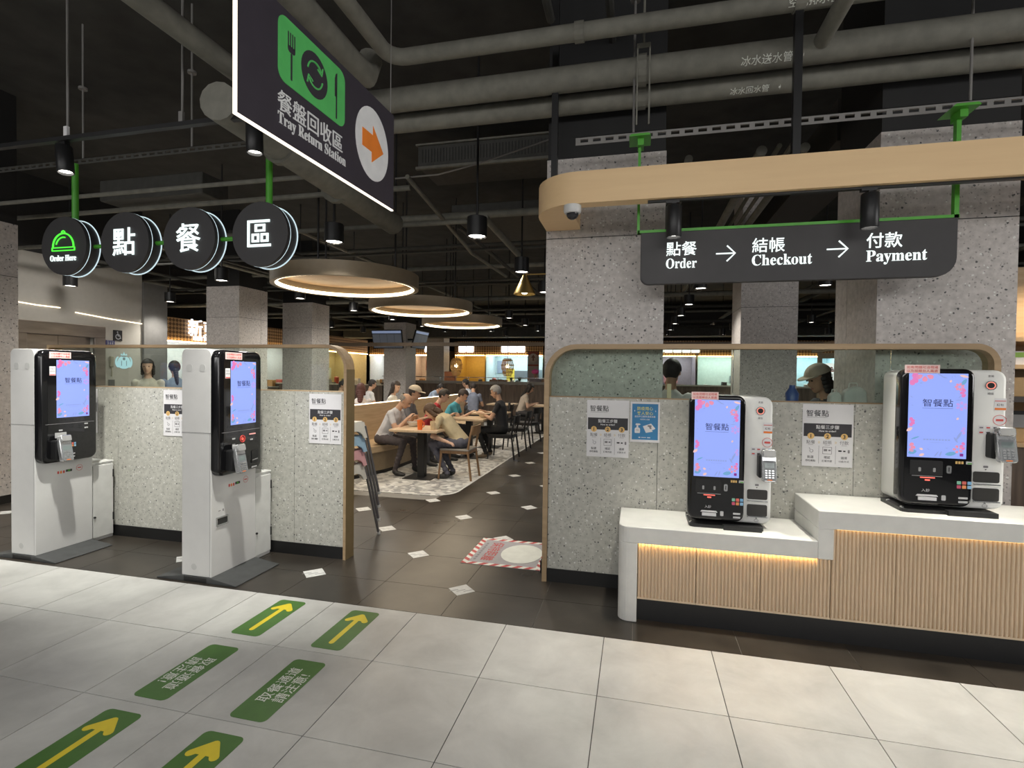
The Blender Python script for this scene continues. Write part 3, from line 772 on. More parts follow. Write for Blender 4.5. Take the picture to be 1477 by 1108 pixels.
# ------------------------------------------------------------------ counter-top kiosk facing -Y, at its own origin (front middle of the base)
def counter_kiosk(loc, label, ht=.845):
    k = thing('counter_kiosk', label, 'kiosk', loc)
    W = .50
    # white body: side profile leaning slightly
    b = G(white_gloss).slab(rr(.46, ht-.045, (.03, .05, .055, .05), 5, .04, .03+(ht-.045)/2), (0, .02, 0), X, Z, -.295)
    b.build('body', k, bevel=.018, seg=3, smooth=True)
    # black front head on the left
    hx = -.065; hw = .335
    G(black_gloss).slab(rr(hw, ht-.055, .05, 6, hx, .045+(ht-.055)/2), (0, -.035, 0), X, Z, -.075).build('front_head', k, bevel=.016, seg=3, smooth=True)
    yf = -.0358
    G(black_gloss).slab(rr(hw-.045, ht-.12, .02, 4, hx, .045+(ht-.055)/2), (0, yf+.001, 0), X, Z, .0025).build('glass_front', k)
    g = G(); screen_art(g, (hx-.134, yf-.002, .322), X, Z, .268, .485); g.build('screen', k)
    g = G(); notice(g, (hx-.155, yf-.003, .808), X, Z, .16, .048); g.build('stickers', k)
    # cash unit: note slot, coin slot, reader
    g = G(black).slab(rr(.15, .085, .006, 3, hx-.045, .262), (0, yf-.002, 0), X, Z, .003)
    g.m(grey_pl).flat([(hx-.11, .213), (hx+.03, .213), (hx+.03, .2165), (hx-.11, .2165)], (0, yf-.003, 0), X, Z)
    g.flat(rr(.012, .024, .004, 3, hx-.075, .252), (0, yf-.0055, 0), X, Z).flat(rr(.012, .024, .004, 3, hx-.008, .252), (0, yf-.0055, 0), X, Z)
    g.build('note_reader', k)
    G(glow('red_slot', (1, .16, .12), 1.4)).flat([(hx-.072, .203), (hx-.004, .203), (hx-.004, .209), (hx-.072, .209)], (0, yf-.004, 0), X, Z).flat(rr(.024, .008, .002, 2, hx-.038, .192), (0, yf-.004, 0), X, Z).build('slot_light', k)
    g = G(silver).slab(rr(.022, .045, .008, 4, hx+.058, .258), (0, yf-.002, 0), X, Z, .004)
    g.m(black).flat(rr(.004, .024, .001, 2, hx+.058, .258), (0, yf-.0066, 0), X, Z); g.build('coin_slot', k)
    g = G(paper).slab([(hx-.09, .098), (hx+.012, .098), (hx+.005, .108), (hx-.082, .108)], (0, yf-.002, 0), X, Z, .005).slab([(hx-.08, .075), (hx+.004, .075), (hx+.004, .094), (hx-.08, .094)], (0, yf-.002, 0), X, Z, .008)
    g.build('banknote_tray', k)
    mk = mat('marking_light', (.55, .55, .55), .6)
    g = G(mk).text('入鈔', .02, (hx-.045, yf-.004, .125), X, Z, 'c', .02).flat(rr(.02, .03, .004, 2, hx+.038, .093), (0, yf-.003, 0), X, Z)
    for zz in (.118, .095): g.flat(rr(.042, .012, .002, 2, hx+.125, zz-.02), (0, yf-.003, 0), X, Z)
    g.m(gold_ink); [g.flat(rr(.010, .015, .001, 2, hx+.092+.013*q, .300), (0, yf-.003, 0), X, Z) for q in range(3)]
    g.m(mk).flat(rr(.032, .016, .001, 2, hx+.15, .300), (0, yf-.003, 0), X, Z); g.m(green_paint).flat(rr(.02, .006, .001, 2, hx+.15, .297), (0, yf-.0035, 0), X, Z)
    g.build('markings', k)
    g = G(); pay_marks(g, (hx+.105, yf-.003, .185), X, Z, .0235); g.build('payment_logos', k)
    # white right cheek: scanner eye, stickers, terminal, trays
    rx = .185; ys = .0185
    g = G(grey_ink).text('會員', .014, (rx+.012, ys, .79), X, Z, 'c', .01).text('掃描', .014, (rx+.012, ys, .69), X, Z, 'c', .01)
    g.m(paper).flat([(rx+.03, .60), (rx+.083, .60), (rx+.083, .67), (rx+.03, .67)], (0, ys, 0), X, Z)
    g.m(red_ink).flat([(rx+.032, .652), (rx+.081, .652), (rx+.081, .656), (rx+.032, .656)], (0, ys-.0005, 0), X, Z); g.m(orange_ink).flat([(rx+.032, .603), (rx+.082, .603), (rx+.082, .615), (rx+.032, .615)], (0, ys-.0005, 0), X, Z)
    g.m(dark_ink).text('紅包', .016, (rx+.056, ys-.0005, .626), X, Z, 'c', .01)
    g.m(paper).flat(circ(.029, 20, rx+.055, .545), (0, ys, 0), X, Z); g.m(red_ink).flat(rr(.034, .012, .003, 2, rx+.055, .545), (0, ys-.0006, 0), X, Z)
    g.ringslab(circ(.030, 20, rx+.055, .545), circ(.0275, 20, rx+.055, .545), (0, ys, 0), X, Z, .0006)
    g2 = g; g = G()
    for q in range(4):
        for j in range(2):
            g.m(paper).flat(rr(.027, .024, .002, 2, rx-.025+.031*q, .50-.028*j), (0, ys, 0), X, Z)
            g.m((grey_ink, red_ink, dark_ink, blue_ink)[(q+j) % 4]).flat(rr(.017, .008, .002, 2, rx-.025+.031*q, .50-.028*j), (0, ys-.0006, 0), X, Z)
    g.build('card_logos', k); g = g2
    g.m(dark_ink).flat([(rx-.006, .262), (rx+.006, .262), (rx, .255)], (0, ys, 0), X, Z).flat([(rx-.006, .062), (rx+.006, .062), (rx, .070)], (0, ys, 0), X, Z)
    g.m(grey_ink).flat(rr(.022, .012, .003, 2, rx, .275), (0, ys, 0), X, Z).ringslab(rr(.024, .014, .005, 3, rx, .05), rr(.02, .010, .003, 3, rx, .05), (0, ys, 0), X, Z, .0005)
    g.build('printed_marks', k)
    g = G(silver).ringslab(circ(.027, 20, rx+.012, .742), circ(.022, 20, rx+.012, .742), (0, .019, 0), X, Z, .004)
    g.m(glow('eye_lit', (1, .30, .22), .9)).flat(circ(.022, 20, rx+.012, .742), (0, .0175, 0), X, Z); g.m(black).slab(circ(.016, 16, rx+.012, .742), (0, .017, 0), X, Z, .002)
    g.build('scanner_eye', k)
    card_terminal(k, (rx+.042, .02, .40), X, Z, .95)
    for zz in (.215, .115):
        G(mat('tray_dark', (.05, .048, .045), .3)).slab(rr(.118, .062 if zz > .2 else .074, .010, 3, rx+.003, zz), (0, .019, 0), X, Z, .002).build('dispenser', k)
    G(silver).box(rx-.055, .005, .172, rx+.062, .018, .177).build('tray_lip', k); G(silver).box(rx-.055, .005, .073, rx+.062, .018, .078).build('tray_lip', k)
    G(black).slab(rr(.44, .30, .03, 3, 0, .10), (0, 0, 0), X, Y, .02).box(-.02, -.075, 0, .20, -.04, .028).build('foot', k)
    for yy in (-.02, .15): G(chrome).cyl((-.205, yy, .004), (-.212, yy, .028), .009, 8).build('foot_bolt', k)
    return k
ck = counter_kiosk((.560, 3.50, LZ), 'black-fronted order kiosk on the lower step of the white counter')
k4 = dup(ck, (1.752, 3.50, HZ), label='black-fronted order kiosk on the raised step of the white counter')

k4.scale = (1.09, 1, 1)
# ------------------------------------------------------------------ posters on the partitions
def how_to_poster(x0, z1, y, label, tilt=0):
    """A3 sheet explaining the three ordering steps"""
    w, h = .303, .416
    p = thing('instruction_poster', label, 'poster', (x0, y, z1-h)); p.rotation_euler = (0, tilt, 0)
    G(paper).slab([(0, 0), (w, 0), (w, h), (0, h)], (0, 0, 0), X, Z, .002).build('sheet', p)
    o = Vector((0, -.0026, 0)); o2 = Vector((0, -.0032, 0)); o3 = Vector((0, -.0038, 0))
    g = G(dark_ink).text('智餐點', .046, o+X*.022+Z*.338, X, Z, 'l', .006)
    g.m(grey_ink).flat([(.025, .327), (.15, .327), (.15, .329), (.025, .329)], o, X, Z)
    g.m(dark_ink).flat([(.008, .20), (w-.008, .20), (w-.008, .287), (.008, .287)], o, X, Z)
    g.m(paper).text('點餐三步驟', .028, o2+X*w/2+Z*.253, X, Z, 'c', .03).text('How to order?', .017, o2+X*w/2+Z*.232, X, Z, 'c', .02)
    for k, (a, b) in enumerate((('點餐', '點選'), ('結帳', '確認'), ('付款', '選擇'))):
        cx = .052+.1*k
        g.m(gold_ink).flat(circ(.021, 18, cx, .203), o2, X, Z); g.m(dark_ink).text('123'[k], .034, o3+X*cx+Z*.191, X, Z, 'c', .03)
        g.m(grey_ink).text(a, .027, o+X*cx+Z*.152, X, Z, 'c', .012).flat([(cx-.016, .143), (cx+.016, .143), (cx+.016, .145), (cx-.016, .145)], o, X, Z)
        g.m(dark_ink).text(b, .019, o+X*cx+Z*.055, X, Z, 'c', .03)
        g.text(('想吃餐點', '訂單內容', '付款方式')[k], .0155, o+X*cx+Z*.032, X, Z, 'c', .02)
        if k: g.m(grey_ink).flat([(cx-.051, .02), (cx-.049, .02), (cx-.049, .14), (cx-.051, .14)], o, X, Z); g.m(mat('pale_gold', (.75, .62, .42), .6)).text('»', .03, o+X*(cx-.05)+Z*.155, X, Z, 'c', .02)
    g.m(grey_ink).tube([o+X*a+Z*b for a, b in ((.043, .125), (.05, .112), (.047, .10), (.056, .092), (.066, .097), (.067, .108), (.058, .113))], .0016, 5)
    g.ringslab(rr(.056, .048, .002, 2, .152, .108), rr(.051, .043, .002, 2, .152, .108), o, X, Z, .0004).flat(rr(.02, .014, .001, 2, .142, .11), o, X, Z).flat(rr(.014, .01, .001, 2, .166, .11), o, X, Z)
    g.m(dark_ink).flat(rr(.02, .010, .001, 2, .228, .108), o, X, Z).flat(rr(.014, .009, .001, 2, .254, .107), o, X, Z); g.m(grey_ink).flat(rr(.012, .022, .003, 2, .280, .106), o, X, Z)
    g.build('print', p)
    return p
p0 = how_to_poster(-.352, 1.376, 3.842, 'white ordering-steps poster beside the blue poster')
dup(p0, (1.088, 3.842, .967), label='white ordering-steps poster between the two counter kiosks')
dup(p0, (-2.676, 3.842, .957), label='white ordering-steps poster nearest the wooden end of the free-standing kiosk partition')
dup(p0, (-4.182, 3.842, .960), label='white ordering-steps poster half hidden by the free-standing kiosk with the red ring')
dup(p0, (-5.25, 3.842, .955), label='white ordering-steps poster showing only its edge behind the kiosk without receipt slot')
bp_ = thing('blue_poster', 'blue hygiene poster with spray bottle drawing and white border', 'poster', (-.04, 3.842, 1.08))
w_, h_ = .205, .29
G(paper).slab([(0, 0), (w_, 0), (w_, h_), (0, h_)], (0, 0, 0), X, Z, .002).build('sheet', bp_)
o = Vector((0, -.0026, 0)); o2 = Vector((0, -.0032, 0)); o3 = Vector((0, -.0038, 0))
g = G(blue_ink).flat([(.012, .018), (w_-.012, .018), (w_-.012, h_-.014), (.012, h_-.014)], o, X, Z)
g.m(yellow_ink).text('防疫用心', .028, o2+X*w_/2+Z*.232, X, Z, 'c', .03).text('客人安心', .028, o2+X*w_/2+Z*.198, X, Z, 'c', .03)
g.m(paper).text('座位每日勤快清潔消毒', .0145, o2+X*w_/2+Z*.179, X, Z, 'c', .02).text('請您安心用餐', .011, o2+X*w_/2+Z*.160, X, Z, 'c', .01)
g.flat(rr(.038, .04, (.006, .006, .012, .012), 3, .05, .085), o2, X, Z).flat(rr(.012, .018, .002, 2, .05, .112), o2, X, Z).flat([(.036, .122), (.064, .122), (.074, .128), (.064, .134), (.040, .134)], o2, X, Z)
g.flat([(.088, .115), (.145, .136), (.175, .10), (.162, .092), (.150, .088), (.158, .078), (.110, .068)], o2, X, Z)
g.m(grey_ink).text('75%', .012, o3+X*.05+Z*.082, X, Z, 'c', .01).flat(rr(.028, .012, .004, 3, .135, .118), o3, X, Z).flat([(.130, .112), (.145, .112), (.150, .098), (.138, .096)], o3, X, Z)
g.m(paper).flat(rr(.012, .008, .001, 2, .065, .034), o2, X, Z).flat(rr(.035, .004, .001, 2, .095, .034), o2, X, Z).flat(rr(.022, .006, .001, 2, .13, .034), o2, X, Z)
for a, b in ((.03, .225), (.175, .225)): g.m(paper).flat([(a, b-.007), (a+.003, b), (a, b+.007), (a-.003, b)], o2, X, Z)
g.build('print', bp_)

# ------------------------------------------------------------------ hanging tray-return sign
ts = thing('hanging_sign', 'large charcoal hanging sign with green cutlery panel and orange arrow', 'sign', (-1.535, 2.4, 2.575))
d = Vector((.047, 1.256, 0)); L_ = d.length; d.normalize(); o = Vector((-1.552, 1.754, 2.580)); nrm = d.cross(Z)
def so(a, b, e=0): return o+d*a+Z*b+nrm*e
G(sign_dark).slab([(0, 0), (L_, 0), (L_, .585), (0, .585)], o-nrm*.016, d, Z, .016).build('panel', ts, world=True)
G(edge_lit).slab([(-.007, -.007), (0, -.007), (0, .585), (-.007, .585)], o-nrm*.016, d, Z, .016).slab([(0, -.007), (L_, -.007), (L_, 0), (0, 0)], o-nrm*.016, d, Z, .016).build('lit_edge', ts, world=True)
gx = .475
g = G(sign_green).slab(rr(.50, .292, .05, 6, gx, .405), so(0, 0, .0003), d, Z, .002); g.build('green_panel', ts, world=True)
q = so(0, 0, .003)
g = G(sign_dark).flat(circ(.100, 28, gx, .405, .105), q, d, Z)
g.flat(rr(.012, .12, .005, 3, gx-.165, .35), q, d, Z).flat(rr(.050, .03, (.014, .014, .001, .001), 3, gx-.165, .425), q, d, Z)
for k in range(4): g.flat(rr(.0075, .07, .003, 2, gx-.186+.014*k, .465), q, d, Z)
g.flat(rr(.012, .16, .005, 3, gx+.175, .36), q, d, Z).flat([(gx+.160, .39), (gx+.181, .39), (gx+.181, .515), (gx+.168, .505), (gx+.160, .48)], q, d, Z)
g.m(sign_green); q = so(0, 0, .005)
for s_ in (0, math.pi):
    a_ = [(gx+.056*math.cos(t), .405+.060*math.sin(t)) for t in [s_+math.radians(k) for k in range(170, 20, -15)]]
    g.tube([q+d*a+Z*b for a, b in a_], .0045, 5)
    e_ = a_[-1]; dx = 1 if s_ == 0 else -1
    g.tube([q+d*(e_[0]-.028*dx)+Z*(e_[1]+.004*dx), q+d*(e_[0]+.004*dx)+Z*(e_[1]-.012*dx), q+d*(e_[0]+.012*dx)+Z*(e_[1]+.026*dx)], .0042, 5)
g.build('cutlery_symbol', ts, world=True)
G(sign_white).text('餐盤回收區', .098, so(.222, .132, .002), d, Z, 'l', .003, .003).text(serif('Tray Return Station'), .073, so(.224, .068, .002), d, Z, 'l', 0, .003, .80).build('lettering', ts, world=True)
G(sign_white).slab(circ(.178, 36, 1.005, .30, .205), so(0, 0, .0003), d, Z, .002).build('white_disc', ts, world=True)
cx, cz = 1.005, .305
G(sign_orange).slab([(cx-.112, cz-.052), (cx-.012, cz-.052), (cx-.012, cz-.112), (cx+.118, cz-.012), (cx-.0, cz+.102), (cx-.0, cz+.048), (cx-.112, cz+.048)], so(0, 0, .0024), d, Z, .002).build('arrow', ts, world=True)
for a in (.06, L_-.03): G(perf_grey).tube([so(a, .575, -.008), so(a, 2.12, -.008)], .003, 6).build('cable', ts, world=True)

# ------------------------------------------------------------------ row of round signs
YD = 3.6
od = thing('round_sign', 'four linked round charcoal signs with lit dish symbol and characters on green poles', 'sign', (-3.98, YD, 2.66))
cs = [(-5.018, 2.66), (-4.334, 2.66), (-3.660, 2.66), (-2.970, 2.66)]
R = .260
for k, (cx, cz) in enumerate(cs):
    dk = G(sign_grey).cyl((cx, YD, cz), (cx, YD+.04, cz), R, 40).cyl((cx, YD+.045, cz), (cx, YD+.13, cz), R*.965, 40).build('disc', od, world=True, smooth=True)
    dk['label'] = ('disc with green lit dish cover and Order Here lettering', 'disc with first lit character', 'disc with middle lit character', 'disc with last lit character')[k]
    rm = G(rim_lit)
    for yy in (YD+.034, YD+.124):
        A = circ(R*1.004, 48, cx, cz); B = circ(R*.97, 48, cx, cz)
        rm.ringslab(A, B, (0, yy+.005, 0), X, Z, .005)
    rm.build('lit_rim', dk, world=True)
    f = Vector((cx, YD-.004, cz))
    if k:
        G(letter_lit).text('點餐區'[k-1], .256, f-Z*.093, X, Z, 'c', .006, .006).build('lettering', dk, world=True)
    else:
        g = G(green_lit); t_ = []
        g.tube([f+X*(.120*math.cos(math.radians(a)))+Z*(.120*math.sin(math.radians(a))-.01) for a in range(0, 181, 12)], .0075, 6)
        g.ringslab(rr(.27, .036, .006, 3, 0, -.03), rr(.25, .018, .003, 3, 0, -.03), f+Y*.003, X, Z, .006)
        g.tube([f+X*(.085*math.cos(math.radians(a)))+Z*(.085*math.sin(math.radians(a))-.01) for a in range(75, 170, 10)], .006, 6)
        g.tube([f+X*(.017*math.cos(math.radians(a)))+Z*(.017*math.sin(math.radians(a))+.115) for a in range(-30, 211, 20)], .006, 6)
        g.build('dish_symbol', dk, world=True)
        G(letter_lit).text(serif('Order Here'), .074, f-Z*.136, X, Z, 'c', .0, .005, .82).build('lettering', dk, world=True)
for (a, za), (b, zb) in zip(cs, cs[1:]): G(green_paint).cyl((a+R-.02, YD+.085, za+.0), (b-R+.02, YD+.085, zb+.0), .018, 12).build('link_bar', od, world=True)
for cx, cz in (cs[0], cs[3]): G(green_paint).cyl((cx+.02, YD+.085, cz+R*.9), (cx+.02, YD+.085, 3.42), .026, 14).build('pole', od, world=True)

# ------------------------------------------------------------------ order / checkout / payment sign
YS = 3.60
cs_ = thing('wayfinding_sign', 'wide charcoal ordering-order sign on green frame below the curved wooden beam', 'sign', (.92, YS, 2.17))
sx0, sx1, sz0, sz1 = .011, 1.826, 2.170, 2.515
G(sign_grey).slab(rr(sx1-sx0, sz1-sz0, (.055, .11, .0, .0), 6, (sx0+sx1)/2, (sz0+sz1)/2), (0, YS+.045, 0), X, Z, .045).build('panel', cs_, world=True, bevel=.003)
q = (0, YS-.001, 0)
for a, t, b in ((.176, '點餐', 'Order'), (.704, '結帳', 'Checkout'), (1.350, '付款', 'Payment')):
    g = G(letter_soft).text(t, .098, (a, YS-.001, 2.362), X, Z, 'l', .006, .004).text(serif(b), .098 if b != 'Order' else .093, (a, YS-.001, 2.272), X, Z, 'l', 0, .004, .88 if b != 'Order' else .80)
    g.build('lettering', cs_, world=True)
for a in (.487, 1.133):
    g = G(letter_soft); s_ = .114
    g.cyl((a, YS-.003, 2.356), (a+s_, YS-.003, 2.356), .0045, 6)
    g.tube([(a+s_-.048, YS-.003, 2.356+.05), (a+s_+.002, YS-.003, 2.356), (a+s_-.048, YS-.003, 2.356-.05)], .0048, 6)
    g.build('arrow', cs_, world=True)
G(green_paint).box(sx0-.02, YS+.005, 2.516, sx1+.01, YS+.04, 2.534).build('top_rail', cs_, world=True)
for a, wd in ((.0, .018), (1.826, .024)):
    G(green_paint).box(a-wd/2-.006, YS+.005, 2.516, a+wd/2-.006, YS+.04, 3.13).build('post', cs_, world=True)
    G(green_paint).slab([(a-.075, 3.135), (a+.065, 3.135), (a+.05, 3.15), (a-.06, 3.15)], (0, YS+.10, 0), X, Z, .17).box(a-.02, YS-.03, 3.09, a+.02, YS+.07, 3.135).build('bracket', cs_, world=True)
# ------------------------------------------------------------------ curved wooden beam with track lights and camera
SZ, BT = 2.67, 2.875
bm_ = thing('wooden_beam', 'long curved pale wooden ceiling beam over the counter', 'beam', (1.2, 3.45, SZ))
def arc(cx, cy, r, a0, a1, n=8): return [(cx+r*math.cos(math.radians(a0+(a1-a0)*k/n)), cy+r*math.sin(math.radians(a0+(a1-a0)*k/n))) for k in range(n+1)]
xr = 3.6
po = [(xr, 3.38)]+arc(-.39, 3.69, .31, 270, 180)+[(-.70, 3.998)]
pi_ = [(xr, 3.48)]+arc(-.37, 3.55, .07, 270, 180)+[(-.44, 3.998)]
g = G(beam_wood)
poly = po+pi_[::-1]
n = len(po)
# resample both sides to the same count so that the soffit is a clean strip
pi2 = [(xr, 3.48)]+arc(-.37, 3.55, .07, 270, 180, 8)+[(-.44, 3.998)]
vs = [(a, b, SZ) for a, b in po]+[(a, b, SZ) for a, b in pi2]+[(a, b, BT) for a, b in po]+[(a, b, BT) for a, b in pi2]
fs = []
for j in range(n-1):
    fs += [(j, j+1, n+j+1, n+j), (2*n+j+1, 2*n+j, 3*n+j, 3*n+j+1), (j+1, j, 2*n+j, 2*n+j+1), (n+j, n+j+1, 3*n+j+1, 3*n+j)]
fs += [(0, n, 3*n, 2*n), (n-1, 2*n-1+0, 4*n-1, 3*n-1)]
g.add(vs, fs).build('band', bm_, world=True, smooth=True)
for a, b in ((-.60, 3.72), (.90, 3.43)): G(steel_dark).box(a-.022, b-.022, BT-.02, a+.022, b+.022, 4.7).build('hanger', bm_, world=True)
def track_spot(loc, tilt, label, ztop):
    x, y, z = loc
    t = thing('track_spotlight', label, 'spotlight', (x, y, z)); t.rotation_euler = tilt
    G(steel_dark).lathe([(0, .20), (.044, .20), (.047, .196), (.047, .004), (.044, 0), (.040, 0), (.038, .02), (0, .02)], 24).build('housing', t, smooth=True)
    G(bulb_white).lathe([(0, .0185), (.0375, .0185)], 20).build('lens', t)
    G(steel_dark).box(-.012, -.014, .19, .012, .014, ztop).box(-.05, -.017, ztop, .03, .017, ztop+.028).build('mount', t)
    return t
G(steel_dark).box(.05, 3.415, SZ-.012, xr, 3.445, SZ).build('light_track', loc=(1.8, 3.43, SZ)); tag(bpy.data.objects['light_track'], 'thin black light track under the curved wooden beam', 'light track')
track_spot((.211, 3.43, 2.432), (0, 0, 0), 'black tube spotlight above the Order lettering of the wayfinding sign', .214)
track_spot((1.30, 3.43, 2.432), (0, 0, 0), 'black tube spotlight above the Payment lettering of the wayfinding sign', .214)
dc = thing('dome_camera', 'small white dome security camera under the rounded beam end', 'camera', (-.43, 3.43, SZ))
G(white_pl).lathe([(0, 0), (.058, 0), (.058, -.035), (.050, -.05), (.040, -.052), (0, -.052)], 24).build('housing', dc, smooth=True)
G(mat('dome_glass', (.03, .03, .035), .08)).lathe([(.040, -.05), (.038, -.066), (.028, -.08), (.014, -.088), (0, -.09)], 20).build('dome', dc, smooth=True)
# left light track
lt = G(steel_dark).box(-6.8, 2.88, 3.193, -1.98, 2.92, 3.223).build('light_track', loc=(-4.4, 2.9, 3.193)); tag(lt, 'thin black light track hanging above the free-standing kiosks', 'light track')
sp_ = track_spot((-4.02, 2.90, 2.966), (math.radians(-3), math.radians(-9), 0), 'black tilted tube spotlight above the round dish sign', .205); sp_.scale = (1.107, 1.107, .98)
sp_ = track_spot((-2.43, 2.90, 2.968), (0, math.radians(-2), 0), 'black tube spotlight beside the lower edge of the tray-return sign', .205); sp_.scale = (1.107, 1.107, .98)
sp_ = track_spot((-5.60, 2.90, 2.968), (0, math.radians(-2), 0), 'black tube spotlight at the outer end of the hanging track', .205); sp_.scale = (1.107, 1.107, .98)
for k, (a, z1) in enumerate(((-4.0, 4.69), (-5.1, 4.69), (-3.0, 4.69))):
    r_ = G(perf_grey).cyl((a, 2.9, 3.223), (a, 2.9, z1), .008, 8); r_.m(paper if k == 0 else perf_grey).box(a-.014, 2.88, 3.223, a+.018, 2.90, 3.29)
    tag(r_.build('hanger_rod', loc=(a, 2.9, 3.223)), ('thin metal rod above the tilted spotlight', 'thin metal rod on the outer part of the kiosk track', 'thin metal rod on the track near the tray-return sign')[k], 'hanger rod')
# ------------------------------------------------------------------ floor stickers
def sticker(cx, cy, w, l): return rr(w, l, .028, 5, cx, cy)
def arrow_sticker(cx, cy, label):
    t = thing('floor_sticker', label, 'floor sticker', (cx, cy, 0), group=None)
    G(green_mat).slab(rr(.198, .470, .028, 5), (0, 0, .0003), X, Y, .0012).build('vinyl', t)
    def cap(p, q, r):
        p, q = Vector(p), Vector(q); a = math.atan2(q.y-p.y, q.x-p.x)
        return [(q.x+r*math.cos(a+math.radians(s)), q.y+r*math.sin(a+math.radians(s))) for s in range(-90, 91, 30)]+[(p.x+r*math.cos(a+math.radians(s)), p.y+r*math.sin(a+math.radians(s))) for s in range(90, 271, 30)]
    g = G(yellow_vinyl).flat(cap((0, -.165), (0, .16), .016), (0, 0, .0019), X, Y)
    g.flat(cap((-.058, .105), (0, .172), .019), (0, 0, .0021), X, Y).flat(cap((.058, .105), (0, .172), .019), (0, 0, .0023), X, Y).flat([(-.05, .105), (.05, .105), (0, .165)], (0, 0, .0025), X, Y)
    g.build('arrow', t)
    return t
a0 = arrow_sticker(-2.232, 2.815, 'green floor sticker with yellow arrow, at the dark tile edge nearer the free-standing kiosks')
dup(a0, (-1.683, 2.80, 0), label='green floor sticker with yellow arrow, at the dark tile edge nearer the counter')
dup(a0, (-2.232, 1.625, 0), label='green floor sticker with yellow arrow, in front of the upside-down lettering sticker')
dup(a0, (-1.683, 1.615, 0), label='green floor sticker with yellow arrow, in front of the upright lettering sticker')
def word_sticker(cx, cy, flip, label):
    t = thing('floor_sticker', label, 'floor sticker', (cx, cy, 0), rz=math.pi if flip else 0)
    G(green_mat).slab(rr(.192, .485, .028, 5), (0, 0, .0003), X, Y, .0012).build('vinyl', t)
    G(white_vinyl).text('取餐通道', .072, (.0, -.118, .0022), Y, -X, 'l', .03).text('請注意!', .072, (.076, -.105, .0022), Y, -X, 'l', .03).build('lettering', t)
word_sticker(-2.231, 2.205, True, 'green floor sticker whose white characters stand upside down')
word_sticker(-1.675, 2.192, False, 'green floor sticker whose white characters read upright')
# warning sticker
wm = thing('warning_sticker', 'square floor sticker with red and white striped border and red characters', 'floor sticker', (-1.05, 4.36, 0))
hx_, hy_ = .335, .335
G(mat_grey).slab([(-hx_, -hy_), (hx_, -hy_), (hx_, hy_), (-hx_, hy_)], (0, 0, .0003), X, Y, .0018).build('vinyl', wm)
g = G(red_vinyl); bw = .05; z = .0028
for side in range(4):
    c_, s_ = math.cos(side*math.pi/2), math.sin(side*math.pi/2)
    def W(a, b): return (a*c_-b*s_, a*s_+b*c_)
    N_ = 14; st = 2*hx_/N_
    for k in range(N_):
        g.m(red_vinyl if k % 2 else white_vinyl)
        x_ = -hx_+k*st
        P = [(x_, -hy_), (x_+st, -hy_), (min(x_+st+.04, hx_), -hy_+bw), (min(x_+.04, hx_), -hy_+bw)]
        g.flat([W(*p) for p in P], (0, 0, z+.0002*side), X, Y)
    g.m(white_vinyl).flat([W(-hx_, -hy_), W(-hx_+.04, -hy_+bw), W(-hx_, -hy_+bw)], (0, 0, z-.0002), X, Y)
g.build('striped_border', wm)
G(white_vinyl).flat(circ(.178, 30, .108, .0, .235), (0, 0, .0042), X, Y).build('white_oval', wm)
G(red_vinyl).text('保持距離', .118, (-.195, .235, .0032), -Y, X, 'l', .012).build('lettering', wm)
g = G(grey_ink)
for k in range(9): g.flat([(-.26, .2-.05*k), (-.24, .2-.05*k), (-.24, .165-.05*k), (-.26, .165-.05*k)], (0, 0, .0032), X, Y)
g.build('small_print', wm)
ORD = ('first', 'second', 'third', 'fourth', 'fifth', 'sixth', 'seventh', 'eighth', 'ninth', 'tenth', 'eleventh', 'twelfth', 'thirteenth', 'fourteenth')
# ------------------------------------------------------------------ pipes, ducts and lamps under the dark ceiling
def pipe(path, r, label, mt=pipe_grey, flanges=(), name='ceiling_pipe', cat='pipe', group=None, text=None):
    base = Vector(path[0])
    t = thing(name, label, cat, base, group=group)
    G(mt).tube(path, r, 14 if r > .03 else 8).build('pipe_run', t, world=True, smooth=True)
    for p, ax in flanges:
        p = Vector(p); a = Vector(ax)*.03
        G(mt).cyl(p-a, p+a, r*1.18, 14).build('clamp', t, world=True)
    if text:
        x0, x1, s, sz = text[1:]
        # print wrapped on the lower front of the pipe: bands of the lettering follow the curve
        y, z = path[0][1], path[0][2]
        vs, fs = text_geo(s, .03); w_ = max(v[0] for v in vs)
        g = G(white_vinyl); mid = math.radians(text[0])
        def P(a, b): an = mid+(b-.38)*sz/r; return (x0+a*sz, y-(r+.002)*math.cos(an), z+(r+.002)*math.sin(an))
        g.add([P(a, b) for a, b in vs], fs); g.build('lettering', t, world=True)
        g = G(white_vinyl); a0 = x0+w_*sz+.06; L = x1-a0
        k = [(0, -.12), (.62, -.12), (.62, -.34), (1, 0), (.62, .34), (.62, .12), (0, .12)]
        def Q(a, b): an = mid+b*sz/r; return (a0+a*L, y-(r+.002)*math.cos(an), z+(r+.002)*math.sin(an))
        g.add([Q(a, b) for a, b in k], [(0, 1, 5, 6), (1, 2, 3), (1, 3, 5), (5, 3, 4)]); g.build('flow_arrow', t, world=True)
    return t
def ladder(a, b, n): return [tuple(Vector(a).lerp(Vector(b), k/n)) for k in range(n+1)]
